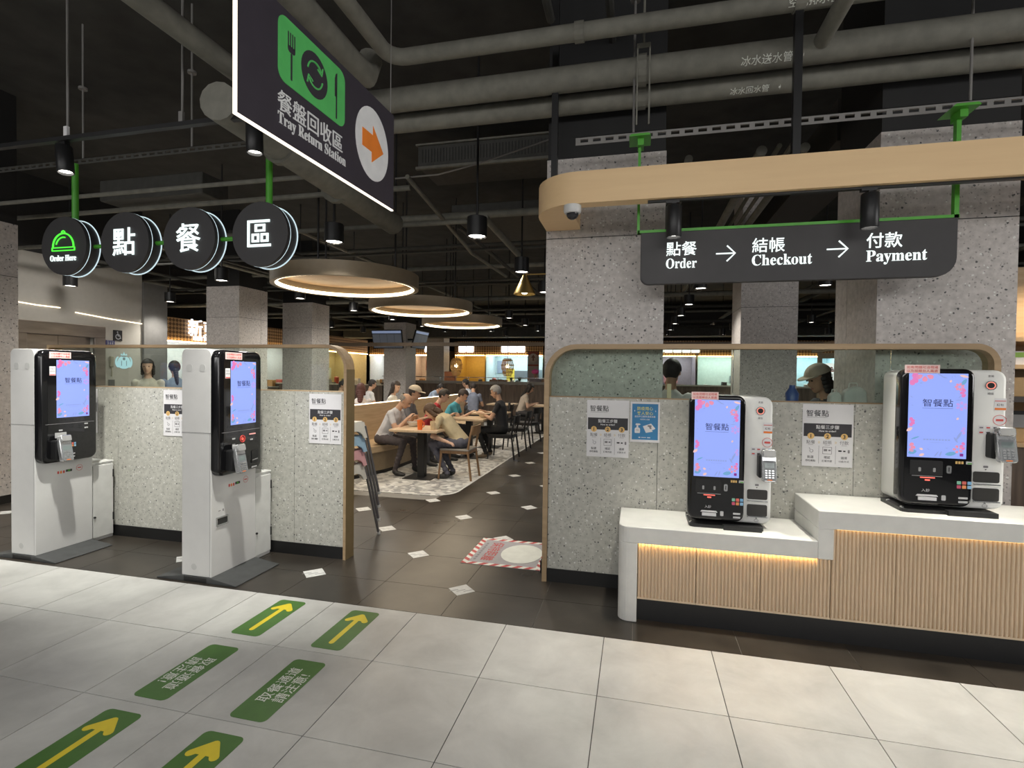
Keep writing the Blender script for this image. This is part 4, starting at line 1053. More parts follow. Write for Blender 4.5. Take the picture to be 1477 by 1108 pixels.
# three big chilled-water pipes running along the counter
e = arc(-1.62, 3.60, .18, 270, 180, 6)
pipe([(7, 3.42, 3.79)]+[(a, b, 3.79) for a, b in arc(-1.62, 3.30, .12, 90, 180, 5)][:1]+[(a, b, 3.79) for a, b in arc(-1.62, 3.30, .12, 90, 180, 5)][1:]+[(-1.74, -4, 3.79)], .054, 'slim grey ceiling pipe nearest the viewer that bends back at the tray-return sign', flanges=(((.9, 3.42, 3.79), X), ((-.4, 3.42, 3.79), X)), text=(-35, .83, 1.25, '空調排水管', .055))
pipe([(-2.05, 3.70, 3.652), (7, 3.70, 3.652)], .086, 'thick grey ceiling pipe, middle of the three lettered runs', flanges=(((-.0, 3.70, 3.652), X), ((3.0, 3.70, 3.652), X)), text=(-42, .62, .99, '冰水送水管', .062))
pipe([(-2.05, 3.895, 3.572), (7, 3.895, 3.572)], .072, 'thick grey ceiling pipe, rearmost of the three lettered runs', flanges=(((-.0, 3.895, 3.572), X), ((3.0, 3.895, 3.572), X)), text=(-50, .59, .91, '冰水回水管', .05))
pipe([(-1.95, -4, 3.7), (-1.95, 3.25, 3.7), (-1.93, 3.42, 3.70), (-1.93, 3.48, 3.85)], .085, 'thick grey ceiling pipe ending in an elbow above the tray-return sign')
pipe([(1.085, 3.62, 3.655), (1.085, -3, 3.655)], .048, 'short grey branch pipe coming forward from the middle lettered pipe')
pipe([(-.62, 3.6, 4.02), (-.62, -2, 4.02)], .03, 'thin dark pipe crossing above the lettered pipes, just left of the left green bracket', pipe_dark)
pipe([(-.22, 4.4, 4.08), (-.22, -2, 4.08)], .03, 'thin dark pipe crossing above the lettered pipes, right over the left green bracket', pipe_dark)
# duct that passes under the tray-return sign
pipe([(-2.66, 2.84, 3.30), (-2.67, 2.9, 3.30), (-2.80, 5.6, 3.30)], .125, 'round grey duct passing low behind the tray-return sign', flanges=(((-2.70, 3.5, 3.3), Y), ((-2.79, 4.4, 3.3), Y)))
pipe([(-2.72, -3, 3.62), (-2.72, 3.2, 3.62)], .07, 'grey ceiling pipe running toward the top of the tray-return sign')
# left side
pipe([(-9.5, 4.2, 3.34), (-2.9, 4.2, 3.34)], .022, 'slim grey pipe just above and behind the round signs')
pipe([(-9.5, 5.2, 3.55), (-2.4, 5.2, 3.55)], .03, 'slim grey pipe behind the round signs, higher run')
pipe([(-9.5, 6.0, 3.4), (-2.0, 6.0, 3.4)], .03, 'slim grey pipe crossing between the round signs and the ring lamps')
def strut(name, x0, x1, y, z, label, h=.045, slot=True, mt=perf_grey):
    t = thing(name, label, 'cable tray', ((x0+x1)/2, y, z))
    n = int((x1-x0)/.085); p = (x1-x0)/n; g = G(mt)
    g.box(x0, y-.022, z, x1, y-.018, z+h*.3).box(x0, y-.022, z+h*.7, x1, y-.018, z+h).box(x0, y-.022, z+h-.004, x1, y+.022, z+h)
    for k in range(n): g.box(x0+p*k, y-.022, z+h*.3, x0+p*k+p*.38, y-.018, z+h*.7)
    g.build('slotted_channel', t, world=True)
    return t
strut('slotted_rail', -.44, 5.5, 3.655, 3.152, 'slotted metal rail carrying the green wayfinding sign frame', .055)
strut('slotted_rail', -6.6, -2.5, 3.72, 3.42, 'dark slotted rail carrying the poles of the round signs', .05, mt=pipe_dark)
for k, (x, z0) in enumerate(((-3.75, 3.47), (-4.95, 3.47), (-.05, 3.2), (1.9, 3.2))):
    r_ = G(perf_grey).cyl((x, 3.72 if x < -1 else 3.66, z0), (x, 3.72 if x < -1 else 3.66, 4.69), .008, 8); r_.cyl((x, 3.72 if x < -1 else 3.66, 4.1), (x, 3.72 if x < -1 else 3.66, 4.12), .035, 10)
    tag(r_.build('hanger_rod', loc=(x, 3.5, z0)), ('thin rod holding the round-sign rail beside the third sign', 'thin rod holding the round-sign rail beside the dish sign', 'thin rod holding the slotted rail by its left green bracket', 'thin rod holding the slotted rail by its right green bracket')[k], 'hanger rod')
# hanger with channel in front of the grey pipes
hg = thing('pipe_hanger', 'grey channel bracket wrapped round the thick lettered pipes', 'pipe hanger', (.02, 3.70, 3.3))
G(pipe_grey).box(-.035, 3.60, 3.24, -.025, 3.612, 3.77).box(.045, 3.60, 3.24, .055, 3.612, 3.77).box(-.035, 3.595, 3.755, .055, 3.62, 3.775).build('side_channel', hg, world=True)
G(pipe_grey).cyl((.01, 3.605, 3.77), (.01, 3.605, 4.69), .008, 8).build('rod', hg, world=True)
# steep run of parallel pipes right of the counter opening
gl = 'slim grey pipe in the bundle running back over the counter opening'
for k, (x, z, r) in enumerate(((1.02, 3.52, .045), (1.16, 3.55, .022), (1.26, 3.55, .022), (1.36, 3.52, .04))):
    pipe([(x, 4.9, z), (x, 13, z)], r, 'slim grey pipe in the bundle over the counter opening, %s from the left pillar' % ORD[k], group='pipe bundle over the counter opening')
pipe([(.42, 4.9, 3.5), (.42, 12, 3.5)], .035, 'single grey pipe running back between the two speckled pillars, left of the bundle')
pipe([(.10, 5.2, 3.9), (.10, 12, 3.9)], .03, 'thin dark pipe running back close behind the left speckled pillar', pipe_dark)
G(mat('beam_brown', (.055, .05, .045), .7)).box(1.6, 4.9, 3.55, 2.1, 8.3, 3.9).build('air_duct', loc=(1.85, 8, 3.55)); tag(bpy.data.objects['air_duct'], 'flat brownish duct beside the pipe bundle over the counter', 'duct')
# crossing services in the dining hall, all over the far ceiling
far_l = 'thin dark pipe crossing the ceiling of the dining hall'
for k, (y, z, r) in enumerate(((6.0, 3.47, .05), (7.2, 3.35, .02), (7.9, 3.6, .03), (9.0, 3.49, .04), (9.3, 3.3, .02), (10.5, 3.45, .03), (11.6, 3.3, .05), (12.7, 3.5, .03), (14.0, 3.35, .04), (15.5, 3.4, .03), (17.2, 3.3, .05), (19.0, 3.3, .04), (21, 3.2, .04))):
    if k == 0: pipe([(-2.9, y, z), (-.70, y, z)], .045, 'grey square-looking pipe crossing above the nearest hall downlight')
    else: pipe([(-13, y, z), (9, y, z)], r, 'thin dark pipe crossing the hall ceiling, %s one counting back from the entrance' % ORD[k-1], pipe_dark if k % 3 else pipe_grey, group='thin pipes across the dining hall')
far_b = 'thin dark pipe running front to back under the hall ceiling'
for k, (x, z, r) in enumerate(((-10.5, 3.5, .04), (-9.0, 3.4, .03), (-8.6, 3.7, .05), (-7.2, 3.45, .03), (-6.4, 3.3, .02), (-5.6, 3.5, .04), (-4.8, 3.6, .03), (-2.2, 3.4, .03), (-1.2, 3.55, .02), (2.7, 3.5, .05), (3.4, 3.4, .03), (4.2, 3.6, .06), (5.2, 3.4, .03), (6.5, 3.5, .05))):
    pipe([(x, 6.2, z), (x, 22, z)], r, 'thin dark pipe running back under the hall ceiling, %s from the lift side' % ORD[k], pipe_dark if k % 3 else pipe_grey, group='pipes running back over the dining hall')
pipe([(-1.58, 5.24, 3.2), (-1.62, 7.4, 3.2)], .038, 'grey pipe running from the nearest hall downlight to the next one')
pipe([(-2.3, 4.9, 3.55), (-2.35, 7.2, 3.3), (-2.3, 9, 3.3)], .025, 'bent thin grey pipe between the tray-return sign and the gold lamp')
pipe([(-2.48, 5, 3.58), (-2.0, 5, 3.585), (-1.58, 5, 3.66), (-.75, 5, 3.86)], .009, 'pale thin cable slanting up toward the curved wooden beam', perf_grey, name='cable', cat='cable')
def duct(x0, x1, y0, y1, z0, z1, label, ribs=0):
    t = thing('air_duct', label, 'duct', ((x0+x1)/2, y0, z0))
    G(pipe_dark).box(x0, y0, z0, x1, y1, z1).build('casing', t, world=True, bevel=.01)
    if ribs:
        g = G(mat('duct_rib', (.035, .035, .033), .7))
        for k in range(ribs): g.box(x0+.06+(x1-x0-.12)*k/ribs, y0-.006, z0+.05, x0+.06+(x1-x0-.12)*k/ribs+.012, y0, z1-.05)
        g.build('grille', t, world=True)
        G(pipe_grey).box(x0-.02, y0-.02, z0-.03, x1+.02, y0+.02, z0).box(x0-.02, y0-.02, z1, x1+.02, y0+.02, z1+.02).build('flange', t, world=True)
    return t
duct(-2.7, -1.0, 6.05, 6.7, 4.12, 4.38, 'dark ceiling air unit with ribbed grille above the walkway', 40)
duct(-2.6, -.8, 7.0, 8.6, 3.75, 3.95, 'broad flat dark duct over the walkway')
duct(-6.4, -4.9, 5.0, 5.4, 3.6, 3.85, 'dark box duct above the linked round signs')
duct(-12, -2.5, 19.5, 20.2, 3.0, 3.35, 'long bluish dark duct in front of the far food stalls')
duct(0, 8.5, 19.5, 20.2, 3.0, 3.35, 'long dark duct in front of the far stalls seen over the counter')
# wooden canopy beam far off
for (x0, x1, lab) in ((-9.5, -2.0, 'long thin brown canopy beam hanging before the far stalls'), (.2, 4.4, 'short brown canopy beam seen above the counter glass')):
    tag(G(mat('canopy_brown', (.16, .12, .085), .5)).box(x0, 12.0+2, 2.34, x1, 12.12+2, 2.44).build('canopy_beam', loc=((x0+x1)/2, 14, 2.34)), lab, 'beam')
# cylinder downlights
def downlight(loc, label, lit=True, r=.098, group=None):
    t = thing('ceiling_downlight', label, 'downlight', loc, group=group)
    G(steel_dark).lathe([(0, .19), (r-.004, .19), (r, .186), (r, .004), (r-.004, 0), (r-.006, 0), (r-.010, .02), (0, .02)], 22).build('housing', t, smooth=True)
    G(chrome).lathe([(r-.007, .001), (r-.022, .019)], 22).build('reflector', t, smooth=True)
    G(bulb_white).lathe([(0, .012), (r-.020, .012)], 18).build('lens', t)
    G(steel_dark).cyl((0, 0, .19), (0, 0, 4.69-loc[2]), .012, 8).build('rod', t)
    return t
d0 = downlight((-1.533, 4.84, 2.885), 'lit black cylinder downlight nearest the curved wooden beam')
dup(d0, (-3.076, 4.82, 2.90), label='black cylinder downlight behind the last round sign')
dup(d0, (-1.50, 6.70, 2.90), label='black cylinder downlight just above the gold cone lamp')
n_far = 0
for x in (-9.2, -6.2, -4.62, -3.08, -1.53, .95, 2.7, 4.2, 5.8):
    xi = (-9.2, -6.2, -4.62, -3.08, -1.53, .95, 2.7, 4.2, 5.8).index(x)
    for y in (6.7, 8.6, 10.5, 12.4, 14.3, 16.2, 18.1):
        if (x, y) in ((-1.53, 6.7),) or (x > 0 and y < 8): continue
        if -4.7 < x < -3 and (abs(y-5.97) < 1.1 or abs(y-8.55) < 1.1 or abs(y-11.1) < 1.1): continue
        dup(d0, (x, y, 2.93), label='small black hall downlight, %s row back from the entrance, %s from the lift side' % (ORD[(6.7, 8.6, 10.5, 12.4, 14.3, 16.2, 18.1).index(y)], ORD[xi]), group='downlights over the dining hall')
def dsp(x, y, e, z=2.86, size=2.2): lamp('SPOT', 'downlight_fill_beam', (x, y, z), e, (1, .95, .86), None, spot_size=size, spot_blend=.8, shadow_soft_size=.06)
for x, y in ((-1.53, 4.84), (-3.08, 4.82), (-1.5, 6.7), (-1.53, 10.5), (-4.62, 12.4), (-6.2, 8.6), (-6.2, 14.3), (.95, 8.6), (2.7, 12.4), (-9.2, 8.6), (-3.08, 14.3), (-9.2, 12.4), (4.2, 8.6), (-1.53, 14.3)): dsp(x, y, 85)
dsp(-5.8, 6.0, 130, size=2.7); lamp('AREA', 'lobby_fill', (-8.0, 6.3, 3.7), 32, (1, .96, .90), shape='DISK', size=.6); dsp(-6.9, 7.0, 30, 3.2, 2.9); dsp(.9, 6.2, 100, size=2.7); dsp(-6.2, 9.8, 170, 3.2, 2.8); dsp(-6.4, 12.4, 90, 3.2, 2.8)  # added fill without fittings: extra spots and a lobby area light for walls, pillars
# ring lamps
def ring_lamp(x, y, z, label):
    t = thing('ring_lamp', label, 'ceiling lamp', (x, y, z)); R = .90
    G(rim_wood).lathe([(R-.055, 0), (R, 0), (R, .17), (R-.02, .17), (R-.02, .16), (R-.055, .06), (R-.055, 0)], 64).build('rim', t, smooth=True)
    G(lamp_wood).lathe([(0, .13), (R-.02, .13)], 64).lathe([(R-.02, .165), (0, .165)], 64).build('wooden_disc', t)
    G(led_warm).lathe([(R-.058, .004), (R-.058, .045), (R-.075, .045), (R-.075, .004), (R-.058, .004)], 64).build('light_ring', t)
    for a in range(3):
        c, s_ = math.cos(a*2.094+.5), math.sin(a*2.094+.5)
        G(steel_dark).cyl((c*.6, s_*.6, .165), (c*.6, s_*.6, 4.69-z), .012, 8).build('rod', t)
    return t
r0 = ring_lamp(-3.62, 5.97, 2.635, 'largest-looking round wooden ring lamp, first over the bench')
dup(r0, (-3.72, 8.55, 2.635), label='round wooden ring lamp in the middle of the three')
dup(r0, (-3.85, 11.14, 2.635), label='round wooden ring lamp farthest back of the three')
for x, y in ((-3.62, 5.97), (-3.72, 8.55), (-3.85, 11.14)): lamp('AREA', 'ring_lamp_glow', (x, y, 2.62), 30, (1, .84, .62), shape='DISK', size=1.5)
# gold cone lamp on the pillar
gl_ = thing('cone_lamp', 'small gold cone lamp on a thin arm beside the left speckled pillar', 'wall lamp', (-1.0, 4.6, 2.28))
G(brass).cyl((-.70, 4.6, 2.46), (-1.0, 4.6, 2.46), .006, 8).box(-.712, 4.57, 2.42, -.702, 4.63, 2.50).build('arm', gl_, world=True)
G(brass).lathe([(.012, .18), (.02, .172), (.1, .004), (.097, 0), (.016, .165)], 24, (-1.0, 4.6, 2.28)).build('shade', gl_, world=True, smooth=True)
G(glow('cone_bulb', (1, .85, .5), 8)).ball((-1.0, 4.6, 2.315), .035).build('bulb', gl_, world=True, smooth=True)
# ------------------------------------------------------------------ bench
bn = thing('bench', 'long light wooden bench with high back and glowing top edge', 'bench', (-4.0, 9, 0))
sp = [(-3.73, 12.6), (-3.73, 7.6), (-3.76, 7.35), (-3.93, 6.75), (-4.15, 6.35), (-4.30, 6.25), (-4.30, 12.6)]
sp = sp[::-1]
G(bench_wood).slab([(a, b) for a, b in sp], (0, 0, .34), X, Y, .10).build('seat', bn, world=True, bevel=.006)
ins = [(a-.02 if a > -4.2 else a, b+(.02 if b < 7 else 0)) for a, b in sp]
G(mat('bench_base', (.26, .20, .13), .5)).slab(ins, (0, 0, .06), X, Y, .275).build('front_panel', bn, world=True)
G(skirt).slab([(a-.03 if a > -4.2 else a, b+(.03 if b < 7 else 0)) for a, b in sp], (0, 0, 0), X, Y, .062).build('plinth', bn, world=True)
G(bench_wood).box(-4.42, 5.6, 0, -4.30, 12.65, 1.035).build('backrest', bn, world=True, bevel=.004)
G(led_warm).box(-4.325, 5.6, 1.036, -4.300, 12.65, 1.046).build('light_strip', bn, world=True)
# ------------------------------------------------------------------ tables
def table(x, y, w, l, label, top=table_wood):
    t = thing('dining_table', label, 'table', (x, y, 0))
    G(top).box(-w/2, -l/2, .705, w/2, l/2, .74).build('tabletop', t, bevel=.004)
    G(black).box(-.055, -.055, .012, .055, .055, .705).build('pedestal', t, bevel=.004)
    G(black).box(-.22, -.22, 0, .22, .22, .014).build('base_plate', t, bevel=.003)
    return t
t1 = table(-3.10, 7.20, .74, .70, 'light wooden pedestal table of the man in the pale shirt, nearest the entrance')
dup(t1, (-3.02, 9.20, 0), label='light wooden pedestal table in front of the grey-haired man in black')
dup(t1, (-3.02, 10.6, 0), label='light wooden pedestal table behind the grey-haired man in black')
dup(t1, (-2.40, 13.65, 0), label='light wooden table of the two women beside the wood-clad half wall')
dup(t1, (-3.6, 13.9, 0), label='empty light table end before the wood-clad half wall')
dup(t1, (-6.3, 12.3, 0), label='light table of the man in white behind the long bench')
dup(t1, (-5.2, 14.2, 0), label='light table of the people in blue behind the long bench')
# ------------------------------------------------------------------ chairs
def chair(label, wd, seatm, loc, rz, slat=True):
    """faces +X at its own origin"""
    t = thing('dining_chair', label, 'chair', loc, rz)
    for sy in (-1, 1):
        G(wd).cyl((.20, sy*.19, .43), (.235, sy*.21, 0), .019, 10, .013).build('leg', t, smooth=True)
        G(wd).tube([(-.265, sy*.21, 0), (-.205, sy*.19, .44), (-.235, sy*.19, .62), (-.275, sy*.188, .80)], .017, 10).build('leg', t, smooth=True)
    G(wd).box(-.20, -.205, .385, .22, -.185, .43).box(-.20, .185, .385, .22, .205, .43).box(.20, -.2, .385, .22, .2, .43).box(-.22, -.2, .385, -.20, .2, .43).build('seat_frame', t, bevel=.003)
    G(seatm).slab(rr(.45, .43, .03, 4), (0, 0, .43), X, Y, .025).build('seat', t, bevel=.006, seg=2, smooth=True)
    pts = []
    g = G(wd)
    n = 8
    vs = []
    for k in range(n+1):
        a = -1+2*k/n; bx = -.262-.03*(1-a*a)
        vs += [(bx+.010, a*.205, .665), (bx-.014, a*.205, .665), (bx-.020, a*.205, .80), (bx+.004, a*.205, .80)]
    fs = []
    for k in range(n):
        for j in range(4): fs.append((4*k+j, 4*k+(j+1) % 4, 4*k+4+(j+1) % 4, 4*k+4+j))
    fs += [(3, 2, 1, 0), (4*n, 4*n+1, 4*n+2, 4*n+3)]
    g.add(vs, fs).build('backrest', t, bevel=.004, smooth=True)
    return t
PI = math.pi
chair('brown wooden chair under the person in the beige shirt', chair_wood, mat('seat_grey', (.30, .28, .25), .7), (-2.57, 7.33, 0), PI)
c1 = chair('black chair under the grey-haired man in black', black, black, (-2.40, 9.32, 0), PI)
dup(c1, (-2.42, 10.5, 0), PI, 'empty black chair just behind the grey-haired man in black')
dup(c1, (-2.46, 11.75, 0), PI*.92, 'empty black chair standing free on the mosaic floor edge')
dup(c1, (-2.98, 13.3, 0), .2, 'black chair under the dark-haired woman farther back by the walkway')
dup(c1, (-3.3, 12.6, 0), PI, 'black chair before the empty table end at the wood-clad half wall')
dup(c1, (-1.75, 13.8, 0), PI, 'black chair beside the woman resting her chin on her hands')
# ------------------------------------------------------------------ nested child chairs
pal = [('white', (.70, .67, .60)), ('pink', (.70, .38, .40)), ('light blue', (.34, .52, .68)), ('white', (.72, .70, .63))]
leg_g = mat('child_leg_grey', (.17, .165, .17), .4, .5)
def child_chair(k, nm, col, label, z):
    t = thing('child_chair', label, 'child chair', (-2.67, 4.26, z), group='nested child chairs by the partition end')
    pm = mat('child_seat_'+nm.replace(' ', '_')+str(k), col, .4)
    # moulded seat box with arched cut-outs in its skirts
    g = G(pm)
    def side(o, u_, w):
        arch = [(w/2-.0, 0)]
        out = [(-w/2, 0)]+[(w*.30*math.cos(math.radians(a))*-1, .0+.075*math.sin(math.radians(a))) for a in range(0, 181, 20)]+[(w/2, 0), (w/2*.86, .15), (-w/2*.86, .15)]
        return out
    w = .40
    for dx, dy in ((0, -1), (1, 0), (0, 1), (-1, 0)):
        n_ = Vector((dx, dy, 0)); u_ = Vector((-dy, dx, 0))
        pts = side(None, None, w)
        vs = [n_*(.20-.028*(b/.15))+u_*a+Z*(.55+b) for a, b in pts]; vi = [p-n_*.012 for p in vs]
        kk = len(vs)
        lo = list(range(0, kk)); 
        # fan strips between the arch and the top edge keep the faces planar
        top = [vs[-2], vs[-1]]
        def skin(V, rev):
            P = V[:]; A = P[:-2]; tr, tl = P[-2], P[-1]; m_ = len(A); T = [tl.lerp(tr, j/(m_-1)) for j in range(m_)]
            f = [(j, j+1, m_+j+1, m_+j) for j in range(m_-1)]
            g.add(A+T, [q[::-1] for q in f] if rev else f)
        skin(vs, False); skin(vi, True)
    g.slab(rr(.335, .335, .03, 4), (0, 0, .695), X, Y, .012)
    g.build('seat', t, smooth=False)
    for sx in (-1, 1):
        for sy in (-1, 1):
            lg = G(leg_g).cyl((sx*.178, sy*.178, .66), (sx*.275, sy*.275, .012), .0125, 10).build('leg', t, smooth=True)
            G(mat('foot_cap_white', (.6, .6, .58), .5)).cyl((sx*.273, sy*.273, .024), (sx*.278, sy*.278, 0), .0165, 10).build('foot_cap', lg)
for k, (nm, c) in enumerate(pal):
    child_chair(k, nm, c, ('white child chair, lowest of the nested stack beside the partition end', 'pink child chair in the nested stack, above the lowest white one', 'light blue child chair in the nested stack, under the topmost', 'white child chair, topmost of the nested stack beside the partition end')[k], .13*k)
# ------------------------------------------------------------------ tableware on the nearest table
def cup(x, y, z, r, h, m_, label, name='paper_cup', handle=False):
    t = thing(name, label, 'cup', (x, y, z))
    G(m_).lathe([(0, .003), (r*.78, 0), (r*.80, .004), (r, h), (r-.004, h), (r*.76, .006), (0, .006)], 18).build('wall', t, smooth=True)
    if handle: G(m_).tube([(r*.9, 0, h*.8), (r*1.5, 0, h*.75), (r*1.5, 0, h*.35), (r*.85, 0, h*.25)], .007, 6).build('handle', t, smooth=True)
cup(-3.02, 6.93, .742, .042, .14, mat('cup_orange', (.85, .17, .03), .4), 'bright orange cup with handle at the table edge', 'plastic_cup', True)
kraft = mat('cup_kraft', (.62, .46, .28), .6)
cup(-2.83, 6.95, .742, .040, .105, kraft, 'small tan paper cup in front of the large bowl')
cup(-2.95, 7.25, .742, .042, .10, kraft, 'tan paper cup behind the orange cup')
def bowl(x, y, z, r, h, m_, label):
    t = thing('bowl', label, 'bowl', (x, y, z))
    G(m_).lathe([(0, .004), (r*.55, 0), (r*.62, .01), (r, h), (r-.006, h), (r*.55, .016), (0, .016)], 24).build('shell', t, smooth=True)
    G(mat('soup', (.45, .28, .12), .3)).lathe([(0, h*.7), (r*.88, h*.7)], 24).build('soup', t)
bowl(-2.86, 7.30, .752, .12, .085, mat('bowl_tan', (.62, .52, .38), .5), 'wide tan noodle bowl before the person in beige')
bowl(-3.30, 7.32, .752, .10, .06, mat('bowl_white', (.70, .68, .64), .4), 'white bowl before the man in the pale shirt')
bowl(-2.75, 9.25, .742, .12, .08, MATS['bowl_tan'], 'tan bowl before the grey-haired man in black')
tray_b = mat('tray_navy', (.03, .035, .11), .4)
for x, y, l in ((-3.27, 7.22, 'dark blue tray before the man in the pale shirt'), (-2.90, 7.25, 'dark blue tray before the person in beige')):
    g = G(tray_b).slab(rr(.30, .42, .03, 4), (0, 0, 0), X, Y, .006).ringslab(rr(.30, .42, .03, 4), rr(.285, .405, .025, 4), (0, 0, .006), X, Y, .008)
    tag(g.build('tray', loc=(x, y, .7415), bevel=0), l, 'tray')
    bpy.data.objects[-1] if False else None
for i in range(2):
    g = G(mat('box_paper', (.66, .54, .36), .6)).box(-.06, -.05, 0, .06, .05, .05)
    o_ = g.build('food_box', loc=((-2.95, -3.15)[i], (9.05, 9.3)[i], .7415), bevel=.004); tag(o_, ('tan paper food box near the edge of the second table', 'tan paper food box at the middle of the second table')[i], 'food box')

# ------------------------------------------------------------------ wood-clad half wall with rail, lamps and planters
hw_ = thing('half_wall', 'brown wood-clad half wall with glass rail before the food stalls', 'half wall', (-5, 17, 0))
for k in range(13):
    G(dark_wood).box(-8.9+.5*k+.002, 16.95, .08, -8.9+.5*(k+1)-.002, 16.975, 1.17).build('panel', hw_, world=True)
G(black).box(-8.9, 16.975, 0, -2.4, 17.3, 1.17).box(-8.9, 16.96, 0, -2.4, 16.975, .08).build('core', hw_, world=True)
G(dark_wood).box(-8.92, 16.93, 1.17, -2.38, 17.32, 1.20).build('cap', hw_, world=True)
G(chrome).box(-8.9, 17.02, 1.42, -2.4, 17.04, 1.44).build('rail', hw_, world=True)
for k in range(7): G(chrome).box(-8.8+1.05*k, 17.02, 1.2, -8.78+1.05*k, 17.04, 1.42).build('rail_post', hw_, world=True)
tag(G(MATS['seat_grey']).box(-8.9, 17.025, 1.21, -2.4, 17.033, 1.30).build('wicker', hw_, world=True), kind=None)
h2 = thing('half_wall', 'brown half wall with pale top behind the long bench, farther left', 'half wall', (-11, 15, 0))
for k in range(7): G(dark_wood).box(-13.2+.7*k+.002, 15.9, .05, -13.2+.7*(k+1)-.002, 15.93, 1.12).build('panel', h2, world=True)
G(mat('ledge_pale', (.5, .46, .38), .4)).box(-13.2, 15.88, 1.12, -8.3, 16.2, 1.15).build('cap', h2, world=True)
G(black).box(-13.2, 15.93, 0, -8.3, 16.15, 1.12).build('core', h2, world=True)
h3 = thing('half_wall', 'dark half wall behind the counter kiosks, seen through the glass', 'half wall', (3.5, 14, 0))
for k in range(12): G(dark_wood).box(.0+.6*k+.002, 13.97, .05, .6*(k+1)-.002, 14.0, 1.30).build('panel', h3, world=True)
G(black).box(.0, 14, 0, 7.2, 14.25, 1.30).build('core', h3, world=True); G(MATS['ledge_pale']).box(0, 13.95, 1.30, 7.2, 14.3, 1.335).build('cap', h3, world=True)
rattan = mat('rattan', (.55, .33, .12), .6, amt=.2, scale=60)
def rattan_lamp(x, y, z, label):
    t = thing('rattan_lamp', label, 'pendant lamp', (x, y, z))
    for part, prof in (('shade', [(.16, .26), (.205, .10), (.20, -.02), (.16, -.10)]), ('lower_shade', [(.15, -.10), (.17, -.14), (.12, -.24)]), ('collar', [(.12, .30), (.13, .24)])):
        g = G(rattan); n = 22
        for a in range(n):
            for k in range(len(prof)-1):
                r0, z0 = prof[k]; r1, z1 = prof[k+1]; t0 = 2*PI*a/n; t1 = t0+2*PI/n*.6
                g.add([(r0*math.cos(t0), r0*math.sin(t0), z0), (r0*math.cos(t1), r0*math.sin(t1), z0), (r1*math.cos(t1), r1*math.sin(t1), z1), (r1*math.cos(t0), r1*math.sin(t0), z1)], [(0, 1, 2, 3)])
        for r_, zz in prof: g.lathe([(r_, zz-.012), (r_+.006, zz), (r_, zz+.012)], n)
        g.build(part, t)
    G(glow('rattan_bulb', (1, .80, .48), 12)).ball((0, 0, .07), .06).build('bulb', t, smooth=True)
    G(steel_dark).cyl((0, 0, .25), (0, 0, 4.69-z), .008, 6).build('cord', t)
    return t
rl = rattan_lamp(-5.72, 16, 1.74, 'rattan pendant lamp in front of the far grey pillar')
dup(rl, (-4.0, 16, 1.74), label='rattan pendant lamp in front of the pale blue stall')
# menu screens round the far pillar
def menu_tv(loc, rz, label, reach):
    t = thing('menu_screen', label, 'screen', loc, rz); a = math.radians(16)
    r_ = Y; u_ = Z*math.cos(a)+X*math.sin(a)      # faces +X, tilted down
    G(black).slab(rr(1.04, .60, .01, 2), (-.05, 0, 0), r_, u_, .05).build('casing', t)
    g = G(glow('menu_dark', (.055, .06, .07), .8)); n_ = r_.cross(u_).normalized(); f = Vector((-.05, 0, 0))+n_*.052
    for k in range(4): g.flat(rr(.24, .44, .004, 2, -.375+.25*k, -.05), f, r_, u_)
    g.m(glow('menu_head', (.20, .25, .38), .8)).flat(rr(1.0, .08, .004, 2, 0, .235), f, r_, u_)
    g.build('display', t)
    G(steel_dark).box(-reach, -.03, -.03, -.05, .03, .03).build('arm', t)
menu_tv((-7.75, 15.15, 2.63), -PI/2, 'dark menu screen facing the entrance on the farther pillar', .645)
menu_tv((-6.95, 15.95, 2.66), 0, 'dark menu screen seen edge-on beside the farther pillar', .455)
# clutter behind the half wall
G(mat('bin_orange', (.65, .24, .10), .5)).box(-6.55, 17.0+.06, 1.205, -6.15, 17.25, 1.62).build('orange_bin', loc=(-6.35, 17.15, 1.205), bevel=.02); tag(bpy.data.objects['orange_bin'], 'orange bin standing on the wood-clad half wall', 'bin')
G(mat('crate_brown', (.20, .12, .08), .6)).box(-4.9, 17.06, 1.205, -4.35, 17.28, 1.36).build('planter_box', loc=(-4.6, 17.15, 1.205), bevel=.01); tag(bpy.data.objects['planter_box'], 'flat brown box on the half wall under the right rattan lamp', 'box')
G(MATS['crate_brown']).box(-3.1, 17.06, 1.205, -2.6, 17.28, 1.40).build('wooden_crate', loc=(-2.85, 17.15, 1.205), bevel=.01); tag(bpy.data.objects['wooden_crate'], 'dark brown crate at the walkway end of the half wall', 'crate')
leaf_m = mat('plant_green', (.07, .14, .06), .6)
for k, x in enumerate((-4.15, -3.85)):
    t = thing('potted_plant', ('small green potted plant on the half wall by the brown box', 'small green potted plant on the half wall nearer the pink hat')[k], 'plant', (x, 17.15, 1.205))
    G(paper).lathe([(0, 0), (.05, 0), (.065, .10), (.055, .10), (0, .09)], 14).build('pot', t)
    g = G(leaf_m)
    for j in range(16):
        a = random.random()*6.28; b = .15+random.random()*.5; l = .14+.07*random.random(); d_ = Vector((math.cos(a)*math.sin(b), math.sin(a)*math.sin(b), math.cos(b))); s_ = d_.cross(Z).normalized()*.022
        p = Vector((0, 0, .09)); g.add([p, p+d_*l*.5+s_, p+d_*l, p+d_*l*.5-s_], [(0, 1, 2, 3)])
    g.build('leaves', t)
